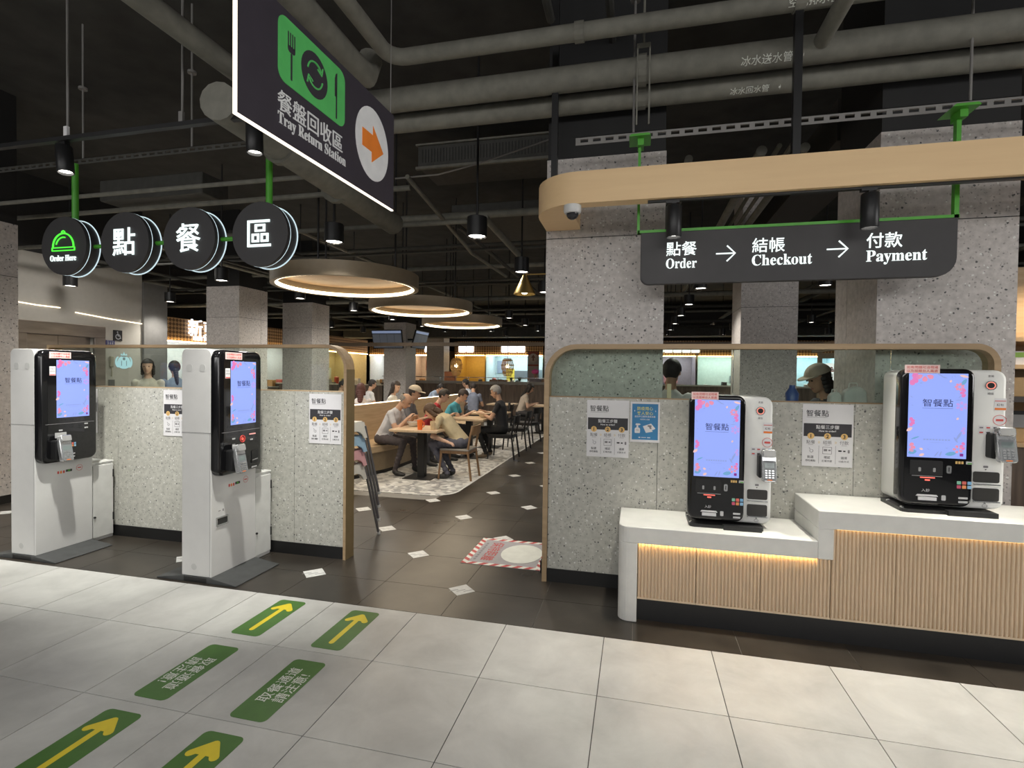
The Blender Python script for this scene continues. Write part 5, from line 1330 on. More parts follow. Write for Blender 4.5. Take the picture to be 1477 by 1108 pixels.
# ------------------------------------------------------------------ food stalls
def lattice(name, axis, hole=(.20, .10, .045), c=(.66, .40, .19), sc=13.0):
    if name in MATS: return MATS[name]
    mt, nt, b = _new(name); N = nt.nodes.new; L = nt.links.new
    tc = N('ShaderNodeTexCoord'); mp = N('ShaderNodeMapping'); mp.inputs['Rotation'].default_value = (math.pi/4, 0, 0) if axis == 0 else (0, math.pi/4, 0)
    mp.inputs['Location'].default_value = (.013, .017, .019)
    L(tc.outputs['Object'], mp.inputs[0])
    ck = N('ShaderNodeTexChecker'); ck.inputs['Scale'].default_value = sc; L(mp.outputs[0], ck.inputs[0])
    ck.inputs[1].default_value = (*c, 1); ck.inputs[2].default_value = (*hole, 1)
    L(ck.outputs[0], b.inputs['Base Color']); b.inputs['Roughness'].default_value = .6
    MATS[name] = mt
    return mt
lat = lattice('lattice_wood', 1)
sign_glow = glow('stall_sign_white', (.95, .97, 1), 1.8)
panel_glow = glow('stall_light', (.93, .98, 1), 10)
panel_warm = glow('stall_light_warm', (1, .82, .5), 6)
def stall(loc, rz, w, label, wall=(.50, .60, .60), warm=False, sign=None, boards=(), goods=6, fascia=True, depth=1.7, z0=2.42, z1=3.05, led=True, sub=None):
    """open food stall facing -Y at its own origin (middle of its front)"""
    t = thing('food_stall', label, 'food stall', loc, rz)
    wm_ = mat('stall_wall_%02d%02d%02d' % tuple(int(c*99) for c in wall), wall, .5)
    G(wm_).box(-w/2, depth-.06, 0, w/2, depth, 2.6).build('back_wall', t)
    for q in (-1, 1): G(wm_).box(q*w/2-.03*q, 0, 0, q*w/2, depth-.061, 2.6).build('side_wall', t)
    cn = G(mat('stall_counter', (.28, .22, .17), .5)).box(-w/2+.04, .02, 0, w/2-.04, .06, .98).build('counter_front', t)
    G(mat('stall_top', (.55, .55, .54), .3)).box(-w/2+.035, 0, .98, w/2-.035, .55, 1.02).build('worktop', t)
    G(panel_warm if warm else panel_glow).box(-w/2+.2, .55, 2.50, w/2-.2, 1.15, 2.52).build('ceiling_light', t)
    G(wm_).box(-w/2, .05, 2.6, w/2, depth, 2.64).build('stall_ceiling', t)
    if fascia:
        G(lat).box(-w/2+.002, -.05, z0, w/2-.002, 0, z1).build('lattice_fascia', t)
        if led: G(led_stall).box(-w/2+.05, -.085, z0-.035, w/2-.05, -.03, z0-.005).build('light_strip', t)
    if sign:
        x, sw, shh, txt, s2 = sign
        sg = G(sign_glow)
        if txt: sg.text(txt, shh, (x, -.085, z0+.20), X, Z, 'c', .035, .03)
        else:
            random.seed(int(w*100)); k = 0; c = x-sw/2
            while c < x+sw/2-.05:          # soft, unreadable lit characters
                ww = shh*.9
                sg.slab(rr(ww*.92, shh, .04, 3, c+ww/2, z0+.33), (0, -.06, 0), X, Z, .03); c += ww
        so_ = sg.build('lit_sign', t)
        if s2: G(sign_glow).text(s2, .15, (x, -.085, z0+.05), X, Z, 'c', .03, .03, .95).build('lit_small_sign', t)
    for k, (x, z, bw, bh, c) in enumerate(boards):
        b_ = G(mat('board_%d_%d_%d' % tuple(int(q*99) for q in c), c, .5)).box(x-bw/2, depth-.10, z-bh/2, x+bw/2, depth-.062, z+bh/2).build('menu_board', t)
    random.seed(int(w*37)+len(boards))
    for k in range(goods):
        x = -w/2+.2+(w-.4)*(k+.5)/goods; hh = .10+.22*random.random(); c = random.choice([(.5, .5, .5), (.55, .30, .12), (.15, .15, .16), (.45, .08, .06), (.55, .5, .40), (.3, .42, .45)])
        q = G(mat('goods_%d_%d' % (int(c[0]*99), int(c[1]*99)), c, .4))
        if k % 3: q.box(x-.10, .15, 1.021, x+.10, .40, 1.02+hh)
        else: q.lathe([(0, 0), (.09, 0), (.10, hh), (.05, hh+.03), (0, hh+.03)], 12, (x, .28, 1.021))
        q.build('counter_ware', t, bevel=.006 if k % 3 else 0)
    return t
YB = 23.0
stall((-9.75, YB, 0), 0, 1.9, 'food stall with pink posters and orange glow, left of the farthest grey pillar', (.55, .45, .42), True, (.45, 1.0, .42, None, None), ((-.5, 1.95, .35, .5, (.30, .12, .10)), (.0, 1.85, .3, .6, (.55, .45, .40))), 5)
stall((-11.75, YB, 0), 0, 1.9, 'food stall in the far left corner with white posters, left of the pink-poster stall', (.55, .55, .52), False, (.3, .7, .42, None, None), ((.45, 1.9, .5, .5, (.6, .35, .3)), (.5, 1.35, .6, .35, (.55, .6, .6)), (-.3, 1.7, .5, .6, (.2, .2, .2))), 6)
stall((-7.55, YB, 0), 0, 1.5, 'yellow-walled food stall with round emblem, just right of the farthest grey pillar', (.55, .36, .08), True, (-.15, .8, .42, None, None), (), 4)
t_ = bpy.data.objects.new('x', None); 
em = G(mat('emblem_cream', (.80, .72, .40), .5)).ringslab(circ(.45, 30), circ(.40, 30), (0, 0, 0), X, Z, .02).flat([(-.38, -.2), (.38, -.2), (.38, -.08), (-.38, -.08)], (0, -.021, 0), X, Z)
em.m(mat('emblem_yellow', (.80, .62, .04), .5)).flat([(-.25, -.02), (.25, -.02), (.3, .1), (.15, .28), (0, .16), (-.15, .28), (-.3, .1)], (0, -.021, 0), X, Z)
tag(em.build('round_emblem', loc=(-7.55, 24.60, 1.78)), 'round yellow emblem ring on the back wall of the yellow stall', 'emblem')
stall((-5.45, YB, 0), 0, 2.7, 'pale blue food stall with white lit sign, behind the right rattan lamp', (.48, .62, .64), False, (-.05, 1.1, .42, None, None), ((.0, 1.55, .7, .35, (.12, .15, .17)), (.85, 1.55, .5, .45, (.16, .22, .25)), (-1.0, 1.9, .45, .6, (.25, .32, .42)), (-.55, 1.5, .4, .6, (.60, .50, .06))), 8)
stall((-3.0, YB, 0), 0, 2.1, 'food stall hidden mostly by the left speckled pillar', (.55, .52, .48), False, None, ((-.5, 1.8, .5, .6, (.4, .2, .15)),), 5)
stall((-.62, YB, 0), 0, 2.5, 'food stall at the end of the walkway behind the left speckled pillar', (.50, .50, .46), False, (0, 1.2, .40, None, None), ((-.5, 1.7, .6, .5, (.35, .2, .12)), (.5, 1.6, .5, .5, (.5, .5, .45))), 6)
stall((1.55, YB, 0), 0, 1.75, 'food stall with big white lit sign and pink picture, left in the counter glass', (.30, .26, .30), False, (-.05, 1.5, .40, None, None), ((.1, 1.85, .55, .4, (.14, .17, .50)), (-.05, 1.5, .6, .5, (.55, .25, .25))), 5)
stall((3.75, YB, 0), 0, 2.6, 'pale green food stall with grey machine, in the counter glass', (.52, .62, .57), False, None, ((.75, 1.5, .35, .35, (.45, .05, .07)), (.35, 1.45, .2, .3, (.2, .22, .22))), 6)
stall((6.5, YB, 0), 0, 2.8, 'pale blue food stall behind the round white hot-pot sign', (.45, .64, .70), False, None, ((-.6, 1.7, .4, .4, (.5, .62, .66)),), 6)
# red and white banner with round arrow
bn_ = thing('banner', 'tall white and red banner with round arrow at the walkway end', 'banner', (-4.22, 21.2, 1.3))
G(mat('banner_cream', (.62, .50, .44), .6)).box(-4.42, 21.2, 1.3, -3.98, 21.22, 2.5).build('cloth', bn_, world=True)
G(mat('banner_red', (.40, .08, .05), .6)).box(-4.42, 21.195, 2.36, -3.98, 21.2, 2.5).box(-4.42, 21.195, 1.9, -3.98, 21.2, 1.97).build('red_bands', bn_, world=True)
G(mat('banner_pale', (.75, .60, .50), .6)).flat(circ(.19, 24, -4.2, 2.24), (0, 21.19, 0), X, Z).build('round_mark', bn_, world=True)
G(mat('banner_brown', (.28, .12, .08), .6)).flat([(-4.23, 2.12), (-4.17, 2.12), (-4.17, 2.25), (-4.11, 2.25), (-4.2, 2.38), (-4.29, 2.25), (-4.23, 2.25)], (0, 21.187, 0), X, Z).build('arrow', bn_, world=True)
G(steel_dark).box(-4.44, 21.21, 0, -4.42, 21.23, 2.55).box(-3.98, 21.21, 0, -3.96, 21.23, 2.55).build('stand', bn_, world=True)
# left stalls face +X
lat2 = lat
stall((-12.3, 12.7, 0), PI/2, 4.0, 'food stall with big white lit name sign beyond the lift wall', (.50, .50, .48), False, (.05, 1.9, .52, '新東陽', 'HSIN TUNG YANG'), ((-1.2, 2.1, 1.1, .42, (.16, .06, .11)), (-.3, 1.7, .5, .5, (.6, .5, .3)), (-1.0, 1.5, .5, .35, (.55, .55, .5))), 8, z0=2.36, z1=2.98)
stall((-12.3, 16.6, 0), PI/2, 3.4, 'food stall beyond the two grey pillars on the left', (.45, .43, .40), False, None, ((0, 1.7, .6, .4, (.08, .08, .08)),), 6)
stall((-12.3, 20.3, 0), PI/2, 3.4, 'food stall with blue-grey header and yellow lit display, seen over the bench end', (.50, .42, .26), True, None, ((-.2, 2.1, 1.4, .45, (.16, .20, .25)), (1.0, 1.5, .6, .5, (.5, .55, .55))), 9)
# plates, signs and a round emblem on the lift wall
def plate(y0, y1, z0, z1, m_, label, glyph):
    t = thing('wall_sign', label, 'sign', (lx+.003, (y0+y1)/2, (z0+z1)/2))
    G(m_).box(lx+.001, y0, z0, lx+.015, y1, z1).build('plate', t, world=True)
    g = G(mat('glyph_pale', (.40, .42, .46), .5)); o_ = Vector((lx+.017, (y0+y1)/2, (z0+z1)/2)); s_ = (z1-z0)
    if glyph == 'chair':
        g.ringslab(circ(.26*s_, 16, 0, -.12*s_), circ(.19*s_, 16, 0, -.12*s_), o_, Y, Z, .002).flat(circ(.07*s_, 10, -.06*s_, .32*s_), o_+X*.002, Y, Z).flat([(-.08*s_, .22*s_), (.0, .22*s_), (.06*s_, 0), (.22*s_, 0), (.3*s_, -.3*s_), (.22*s_, -.3*s_), (.14*s_, -.08*s_), (-.04*s_, -.08*s_)], o_+X*.002, Y, Z)
    else:
        for k in (-1, 0, 1): g.flat(circ(.07*s_, 10, k*.36*s_, .22*s_), o_, Y, Z).flat(rr(.18*s_, .36*s_, .03*s_, 2, k*.36*s_, -.08*s_), o_, Y, Z)
        g.ringslab(rr(1.25*s_, .8*s_, .05*s_, 2), rr(1.15*s_, .7*s_, .04*s_, 2), o_, Y, Z, .002)
    g.build('symbol', t, world=True)
plate(7.78, 7.95, 2.10, 2.30, mat('plate_black', (.02, .02, .022), .4), 'small black wheelchair sign on the beige wall by the lift', 'chair')
plate(7.63, 7.80, 2.0, 2.10, mat('plate_blue', (.02, .02, .13), .4), 'small dark blue lift sign on the beige wall by the lift', 'people')
ll = glow('logo_pale', (.55, .85, .92), .75)
lg = thing('round_logo', 'glowing pale blue round crowned emblem on the beige wall behind the glass', 'sign', (lx, 7.98, 1.72))  # emblem drawn as flat glowing shapes just off the wall
R_ = .165; o_ = Vector((lx+.006, 7.99, 1.715))
g = G(ll).flat([(R_*math.cos(math.radians(a)), R_*.9*math.sin(math.radians(a))) for a in range(200, 341, 10)]+[(.10, .06), (.05, .09), (-.05, .09), (-.10, .06)], o_, Y, Z)
g.flat([(-.07, .11), (-.05, .15), (-.025, .12), (0, .185), (.025, .12), (.05, .15), (.07, .11)], o_, Y, Z)
for q in (-1, 1):
    g.ringslab([(q*(.115+.05*math.cos(math.radians(a))), -.02+.11*math.sin(math.radians(a))) for a in range(-80, 81, 16)], [(q*(.110+.022*math.cos(math.radians(a))), -.02+.095*math.sin(math.radians(a))) for a in range(-80, 81, 16)], o_, Y, Z, .002) if False else None
    pts_o = [(q*(.10+.075*math.cos(math.radians(a))), -.02+.11*math.sin(math.radians(a))) for a in range(-80, 81, 16)]; pts_i = [(q*(.10+.04*math.cos(math.radians(a))), -.02+.09*math.sin(math.radians(a))) for a in range(-80, 81, 16)]
    for k in range(len(pts_o)-1): g.flat([pts_o[k], pts_o[k+1], pts_i[k+1], pts_i[k]], o_, Y, Z)
g.build('emblem', lg, world=True)
G(mat('logo_line', (.22, .30, .32), .5)).flat(circ(.028, 14, 0, .045), o_+X*.002, Y, Z).flat(rr(.09, .008, .003, 2, 0, .085), o_+X*.002, Y, Z).flat(rr(.012, .10, .004, 2, -.05, -.04), o_+X*.002, Y, Z).flat(rr(.012, .10, .004, 2, .05, -.04), o_+X*.002, Y, Z).build('emblem_lines', lg, world=True)
ph = thing('wall_phone', 'slim beige emergency handset on the wall beside the lift', 'wall phone', (lx, 7.74, 1.6))
G(mat('phone_beige', (.33, .31, .24), .5)).box(lx+.001, 7.70, 1.60, lx+.05, 7.76, 1.80).build('handset', ph, world=True, bevel=.01); G(mat('phone_beige', 0)).tube([(lx+.025, 7.73, 1.6), (lx+.02, 7.74, 1.5), (lx+.02, 7.735, 1.42)], .012, 8).build('cord', ph, world=True)
G(mat('plate_grey', (.13, .13, .125), .5)).box(lx+.001, 7.69, 1.24, lx+.015, 7.80, 1.36).build('switch_plate', loc=(lx, 7.745, 1.3)); tag(bpy.data.objects['switch_plate'], 'small grey plate low on the wall beside the lift', 'plate')
# strip lights washing the lift wall (thin lines along it)
for k, (y0, y1, z0_, z1_) in enumerate(((6.15, 6.85, 2.62, 2.60), (7.1, 8.36, 2.55, 2.47))):
    tag(G(glow('line_light', (1, .84, .62), 3)).tube([(lx+.012, y0, z0_), (lx+.012, (y0+y1)/2, (z0_+z1_)/2-.01), (lx+.012, y1, z1_)], .008, 6).build('light_line', loc=(lx, y0, z0_)), ('short thin warm light line on the beige wall by the big left pillar', 'long thin warm light line on the beige wall over the lift')[k], 'strip light')

# ------------------------------------------------------------------ right side: shelf, pergola, hot-pot sign, ledge
sh = thing('display_shelf', 'wooden display shelf with brown base at the far end of the counter', 'shelf', (3.4, 4.9, 0))
G(dark_wood).box(2.66, 4.55, 0, 4.3, 5.2, 1.07).build('base_cabinet', sh, world=True)
lw = wood('shelf_wood', (.50, .33, .17), (.60, .42, .24), 0, 2)
for z in (1.09, 1.66, 1.86): G(lw).box(2.62, 4.52, z-.018, 4.3, 5.2, z+.012).build('shelf_board', sh, world=True)
G(mat('shelf_dark', (.05, .04, .035), .5)).box(2.60, 4.50, 1.40, 4.3, 5.2, 1.44).build('dark_shelf_board', sh, world=True)
G(lw).box(2.62, 5.2, 1.09, 4.3, 5.24, 2.5).build('back_panel', sh, world=True); G(lw).box(2.62, 4.9, 1.88, 4.3, 5.2, 2.3).build('upper_panel', sh, world=True)
G(mat('shelf_post', (.09, .07, .06), .5)).box(2.60, 4.50, 1.0, 2.64, 4.54, 2.5).build('post', sh, world=True)
def shelf_box(x, y, z, w, d, h, m_, m2, label):
    t = thing('packaged_box', label, 'box', (x, y, z)); G(m_).box(-w/2, -d/2, 0, w/2, d/2, h).build('carton', t, bevel=.003); G(m2).box(-w/2-.001, -d/2-.001, h*.55, w/2+.001, d/2+.001, h*.92).build('band', t)
shelf_box(2.76, 4.62, 1.672, .12, .10, .10, paper, mat('band_green', (.28, .48, .08), .5), 'white box with green band on the upper shelf board')
shelf_box(2.98, 4.64, 1.672, .14, .10, .14, lw, paper, 'tan box beside the green-banded box on the shelf')
shelf_box(2.80, 4.68, 1.44, .2, .2, .14, mat('carton_tan', (.55, .35, .16), .6), MATS['carton_tan'], 'tan carton on the dark shelf board')
shelf_box(2.79, 4.64, 1.102, .14, .12, .10, MATS['carton_tan'], MATS['carton_tan'], 'low tan carton on the lowest shelf board')
bf = thing('picture_frame', 'black framed card leaning on the shelf behind the low carton', 'frame', (2.86, 4.85, 1.102)); G(black).slab(rr(.3, .22, .005, 2, 0, .11), (0, 0, 0), X, Z, .015).build('frame', bf); G(grey_pl).flat(rr(.24, .16, .003, 2, 0, .11), (0, -.0155, 0), X, Z).build('card', bf)
lamp('SPOT', 'shelf_light', (3.0, 4.3, 2.45), 35, (1, .85, .62), (3.1, 5.0, 1.3), spot_size=1.6, spot_blend=.7, shadow_soft_size=.05)
track_spot((2.80, 4.35, 2.34), (0, 0, 0), 'black tube spotlight in front of the wooden display shelf', 2.15)
pg = thing('pergola', 'wooden frame with posts and slanting beam behind the counter glass', 'pergola', (4.2, 10, 0))
pw = wood('pergola_wood', (.26, .18, .11), (.34, .25, .16), 1, 2)
G(pw).box(3.98, 8.6, 2.14, 4.06, 13.5, 2.34).build('beam', pg, world=True)
for y in (8.7, 10.8, 13.0): G(pw).box(3.98, y, 0, 4.06, y+.08, 2.14).build('post', pg, world=True)
for y in (8.7, 10.8, 13.0): G(pw).box(4.06, y, 2.0, 6.0, y+.08, 2.12).build('cross_beam', pg, world=True)
hp = thing('round_hotpot_sign', 'round white lit hot-pot sign with red layered emblem', 'sign', (3.90, 12, 1.62))
G(glow('disc_white', (1, .99, .97), 1.0)).cyl((3.90, 12, 1.625), (3.90, 12.06, 1.625), .245, 36).build('disc', hp, world=True)
g = G(mat('emblem_red', (.62, .06, .03), .5))
for k, wd in enumerate((.11, .075, .04)): g.flat([(3.92-wd/2*1.2, 1.69+.035*k), (3.92+wd/2*1.2, 1.69+.035*k), (3.92+wd/2*.8, 1.718+.035*k), (3.92-wd/2*.8, 1.718+.035*k)], (0, 11.996, 0), X, Z)
g.build('layered_emblem', hp, world=True)
G(dark_ink).text('玉山鍋', .115, (3.90, 11.996, 1.575), X, Z, 'c', .01).build('lettering', hp, world=True)
G(steel_dark).box(3.88, 12.06, 1.6, 3.98, 12.10, 1.65).build('bracket', hp, world=True)
lg_ = thing('back_ledge', 'plain service ledge hidden behind the speckled partition between the two pillars', 'ledge', (.88, 4.02, 0))
G(white_stone).box(.20, 3.955, 1.34, 1.56, 4.09, 1.375).build('top', lg_, world=True); G(white_metal).box(.22, 3.96, 0, 1.55, 4.08, 1.34).build('body', lg_, world=True)
def bag(x, y, w, h, label):
    t = thing('paper_bag', label, 'bag', (x, y, 1.3755)); m_ = mat('bag_white', (.62, .62, .60), .6)
    G(m_).slab([(-w/2, 0), (w/2, 0), (w/2*.85, h*.75), (w*.12, h), (-w*.2, h*.9), (-w/2*.9, h*.7)], (0, .035, 0), X, Z, .07).build('body', t, bevel=.008)
    G(m_).tube([(-w*.25, 0, h*.8), (-w*.2, 0, h*1.15), (w*.1, 0, h*1.15), (w*.15, 0, h*.9)], .004, 6).build('handle', t)
bag(1.46, 4.03, .15, .13, 'white paper bag on the ledge behind the glass, next to the right pillar')
bag(1.34, 4.03, .08, .09, 'small white paper bag on the ledge behind the glass')
bb = thing('spray_bottle', 'blue bottle on the ledge behind the glass left of the beige cap', 'bottle', (1.07, 4.03, 1.3755)); G(mat('bottle_blue', (.05, .09, .30), .3)).lathe([(0, 0), (.04, 0), (.045, .07), (.02, .11), (.018, .13), (0, .13)], 16).build('body', bb, smooth=True)
G(MATS['pale_gold']).box(.19+.03, 4.01, 1.3755, .25, 4.04, 1.50).build('marker_card', loc=(.235, 4.025, 1.3755)); tag(bpy.data.objects['marker_card'], 'thin pale yellow card standing at the left pillar behind the glass', 'card')
# ------------------------------------------------------------------ people
_bm = bmesh.new(); bmesh.ops.create_icosphere(_bm, subdivisions=2, radius=1)
ICO_V = [v.co.copy() for v in _bm.verts]; ICO_F = [tuple(v.index for v in f.verts) for f in _bm.faces]; _bm.free()
skin_m = mat('skin_warm', (.50, .30, .20), .55, amt=.05)
skin_m2 = mat('skin_fair', (.56, .36, .26), .55, amt=.05)
eye_m = mat('eye_dark', (.02, .015, .012), .2)
lip_m = mat('lip', (.38, .15, .12), .5)
def human(label, loc, rz, pose='sit', lean=10, head=15, turn=0, hands=((.38, -.12, .78), (.38, .12, .78)), shirt=(.6, .6, .6), pants=(.05, .05, .055), shoes=(.02, .02, .02),
          hair=(.02, .016, .014), style='short', skin=skin_m, seat=.46, voxel=.016, sleeve=.55, sc=1.0, spread=.14, feet=.06, knee=.43, extra=None, feet2=None):
    p = thing('person', label, 'person', loc, rz)
    sph = []          # centre, axes (3 vectors scaled), material index
    SK, SH, PA, SO = 0, 1, 2, 3
    def S_(c, r, m_, ax=None):
        c = Vector(c)
        if ax is None: ax = (X*r, Y*r, Z*r)
        sph.append((c, ax, m_))
    def bone(a, b, ra, rb, m_, n=5, lat=1.0, cut=None):
        a, b = Vector(a), Vector(b)
        for k in range(n+1):
            t = k/n; r = ra+(rb-ra)*t; mm = m_ if cut is None or t <= cut[0] else cut[1]
            S_(a.lerp(b, t), r, mm, (X*r, Y*r*lat, Z*r))
    l = math.radians(lean); s = Vector((math.sin(l), 0, math.cos(l))); fwd = Vector((math.cos(l), 0, -math.sin(l)))
    P0 = Vector((0, 0, seat+.10)) if pose == 'sit' else Vector((0, 0, .92))
    chest = P0+s*.36; nb = P0+s*.50
    if lean > 30: nb = P0+s*.46+fwd*.03
    bone(P0, P0+s*.17, .118, .112, SH, 4, 1.30); bone(P0+s*.17, chest, .112, .118, SH, 5, 1.38); bone(chest, P0+s*.45, .112, .075, SH, 3, 1.45)
    S_(P0-s*.03, .12, PA, (X*.122, Y*.165, Z*.10))
    hp = math.radians(head); tr = math.radians(turn)
    f0 = Vector((math.cos(tr)*math.cos(hp), math.sin(tr)*math.cos(hp), -math.sin(hp)))
    side = Vector((-math.sin(tr), math.cos(tr), 0)); up = f0.cross(side); up = up if up.z > 0 else -up
    nd = (s+up).normalized(); hc = nb+nd*.085+up*.10+f0*.025
    bone(nb-s*.03, hc-up*.05-f0*.02, .056, .05, SK, 4)
    S_(hc+up*.02-f0*.008, 0, SK, (f0*.097, side*.076, up*.095))
    S_(hc-up*.045+f0*.022, 0, SK, (f0*.066, side*.056, up*.066)); S_(hc-up*.085+f0*.052, 0, SK, (f0*.03, side*.03, up*.026))
    S_(hc-up*.022+f0*.098, 0, SK, (f0*.018, side*.014, up*.024)); 
    for q in (-1, 1): S_(hc-up*.015+side*.078*q-f0*.005, 0, SK, (f0*.016, side*.009, up*.028))
    for q, tgt in zip((-1, 1), hands):
        sh = P0+s*.43+Y*(.165*q); S_(sh, .062, SH)
        tgt = Vector(tgt); d = tgt-sh; L = min(d.length, .515); a, b = .275, .25
        dn = d.normalized(); tgt = sh+dn*L
        ca = (a*a+L*L-b*b)/(2*a*L); ca = max(-1, min(1, ca)); pole = Vector((-.35, .55*q, -1)); pole = (pole-dn*pole.dot(dn)).normalized()
        el = sh+dn*(a*ca)+pole*(a*math.sqrt(1-ca*ca))
        bone(sh, el, .054, .041, SH, 6, cut=(sleeve, SK) if sleeve < 1 else None)
        bone(el, tgt, .040, .027, SK if sleeve < 1.5 else SH, 6)
        hd = (tgt-el).normalized(); hs = hd.cross(Z).normalized() if abs(hd.z) < .9 else Y; hu = hs.cross(hd)
        pc = tgt+hd*.045
        S_(pc, 0, SK, (hd*.052, hs*.036, hu*.017))
        for k in range(4):
            fr = pc+hd*.04+hs*(.027-.018*k); ln = (.052, .062, .058, .045)[k]
            bone(fr, fr+hd*ln*.5-hu*.006, .0105, .010, SK, 3); bone(fr+hd*ln*.5-hu*.006, fr+hd*ln*.8-hu*.026, .010, .009, SK, 2)
        th = pc-hd*.02+hs*.034*(-q); bone(th, th+hd*.045+hs*.02*(-q), .0125, .0105, SK, 3)
    for q in (-1, 1):
        hip = P0+Y*(.088*q)-s*.02
        if pose == 'sit':
            kn = Vector((knee, spread*q, seat+.045)); fx = feet if (q < 0 or feet2 is None) else feet2
            an = Vector((knee-.03+fx, spread*q*1.05, .085)); bone(hip, kn, .086, .062, PA, 7); bone(kn, an, .060, .043, PA, 7); td = Vector((1, .15*q, 0)).normalized()
        else:
            kn = Vector((.03, .10*q, .48)); an = Vector((0+.05*q, .11*q, .085)); bone(hip, kn, .088, .058, PA, 7); bone(kn, an, .056, .042, PA, 7); td = X
        S_(an-Z*.02, .045, SO); S_(an+td*.06-Z*.045, 0, SO, (td*.09, td.cross(Z)*.042, Z*.038)); S_(an+td*.125-Z*.055, 0, SO, (td*.065, td.cross(Z)*.042, Z*.028))
    vs, fs = [], []
    for c, ax, m_ in sph:
        o_ = len(vs); vs += [c+ax[0]*v.x+ax[1]*v.y+ax[2]*v.z for v in ICO_V]; fs += [tuple(o_+k for k in f) for f in ICO_F]
    me = bpy.data.meshes.new('body'); me.from_pydata(vs, [], fs)
    tmp = bpy.data.objects.new('body_tmp', me); COL.objects.link(tmp)
    md = tmp.modifiers.new('r', 'REMESH'); md.mode = 'VOXEL'; md.voxel_size = voxel
    sm = tmp.modifiers.new('s', 'SMOOTH'); sm.factor = .5; sm.iterations = 2
    bm2 = bpy.data.meshes.new_from_object(tmp.evaluated_get(bpy.context.evaluated_depsgraph_get()))
    bpy.data.objects.remove(tmp); bpy.data.meshes.remove(me)
    bm2.name = 'body'
    key = label
    idx = len(bpy.data.materials)
    for m_ in (skin, mat('shirt_%d' % idx, shirt, .8, amt=.12, scale=9), mat('trousers_%d' % idx, pants, .8, amt=.15, scale=9), mat('shoes_%d' % idx, shoes, .5)): bm2.materials.append(m_)
    inv = [(c, Matrix((ax[0], ax[1], ax[2])).transposed().inverted_safe(), min(a.length for a in ax), m_) for c, ax, m_ in sph]
    import numpy as np
    C = np.empty(len(bm2.polygons)*3, dtype=np.float32); bm2.polygons.foreach_get('center', C); C = C.reshape(-1, 3)
    best = np.full(len(C), 1e9); mi = np.zeros(len(C), dtype=np.int32)
    for c, iv, rmin, m_ in inv:
        q = (C-np.array(c))@np.array(iv).T
        dd = (np.sqrt((q*q).sum(1))-1)*rmin
        w_ = dd < best; best[w_] = dd[w_]; mi[w_] = m_
    bm2.polygons.foreach_set('material_index', mi); bm2.polygons.foreach_set('use_smooth', [True]*len(bm2.polygons))
    b = bpy.data.objects.new('body', bm2); COL.objects.link(b); b.parent = p
    # face
    g = G(eye_m)
    for q in (-1, 1): g.ball(hc+f0*.084+side*.032*q+up*.012, (.009, .009, .007), 8, 5)
    g.build('eyes', p, smooth=True)
    G(lip_m).ball(hc+f0*.080-up*.062, (.012, .02, .006), 8, 5).build('mouth', p, smooth=True)
    # hair
    hm = mat('hair_%d' % idx, hair, .6, amt=.2, scale=60)
    g = G(hm); R = (.108, .088, .106); seg, rings = 24, 16
    c0 = hc+up*.024-f0*.010
    def hp_(j, k, e=1.0):
        ph = math.pi*j/rings; th = 2*math.pi*k/seg
        return (math.sin(ph)*math.cos(th)*e, math.sin(ph)*math.sin(th)*e, math.cos(ph)*e)
    def keep(x, z):
        if style == 'bald': return x < .1 and -.55 < z < .35
        return (z > .42) or (x < .30 and z > -.25) or (x < -.15 and z > -.78)
    for j in range(rings):
        for k in range(seg):
            q4 = [hp_(j, k), hp_(j+1, k), hp_(j+1, k+1), hp_(j, k+1)]
            mx = sum(q[0] for q in q4)/4; mz = sum(q[2] for q in q4)/4
            if keep(mx, mz):
                W_ = [c0+f0*(q[0]*R[0])+side*(q[1]*R[1])+up*(q[2]*R[2]) for q in q4]
                N_ = [c0+f0*(q[0]*R[0]*.86)+side*(q[1]*R[1]*.86)+up*(q[2]*R[2]*.86) for q in q4]
                g.add(W_, [(0, 1, 2, 3)]); g.add(N_, [(3, 2, 1, 0)])
    if style in ('long', 'pony', 'bob'):
        nB = {'long': 7, 'pony': 7, 'bob': 4}[style]
        for k in range(nB):
            t = k/(nB-1); wd = .085-.035*t if style != 'pony' else .045-.02*t
            g.ball(hc-f0*(.055+.02*t)-up*(.02+(.26 if style != 'bob' else .10)*t)-(s*0), (.05, wd, .05), 10, 7)
        if style != 'pony':
            for q in (-1, 1):
                for k in range(4): g.ball(hc+side*.075*q-f0*.01-up*(.0+.035*k), (.045, .022, .03), 8, 6)
    g.build('hair', p, smooth=True)
    if extra == 'cap':
        cm = mat('cap_beige', (.48, .42, .33), .8)
        g = G(cm)
        for j in range(rings//2+1):
            for k in range(seg):
                q4 = [hp_(j, k), hp_(j+1, k), hp_(j+1, k+1), hp_(j, k+1)]
                if sum(q[2] for q in q4)/4 > .12: g.add([c0+f0*(q[0]*.120)+side*(q[1]*.100)+up*(q[2]*.112+.004) for q in q4], [(0, 1, 2, 3)])
        brim = [(.06+.13*math.cos(math.radians(a)), .085*math.sin(math.radians(a))) for a in range(-90, 91, 15)]
        g.slab(brim, c0+up*.018, f0, side, .008)
        g.build('cap', p, smooth=False)
    if extra == 'mask': G(mat('mask_pale', (.55, .62, .66), .7)).ball(hc+f0*.052-up*.05, (.055, .055, .045), 12, 8).build('face_mask', p, smooth=True)
    if extra == 'pinkhat': G(mat('hat_pink', (.85, .12, .38), .6)).ball(hc+up*.06, (.13, .13, .09), 14, 9).build('hat', p, smooth=True)
    return p
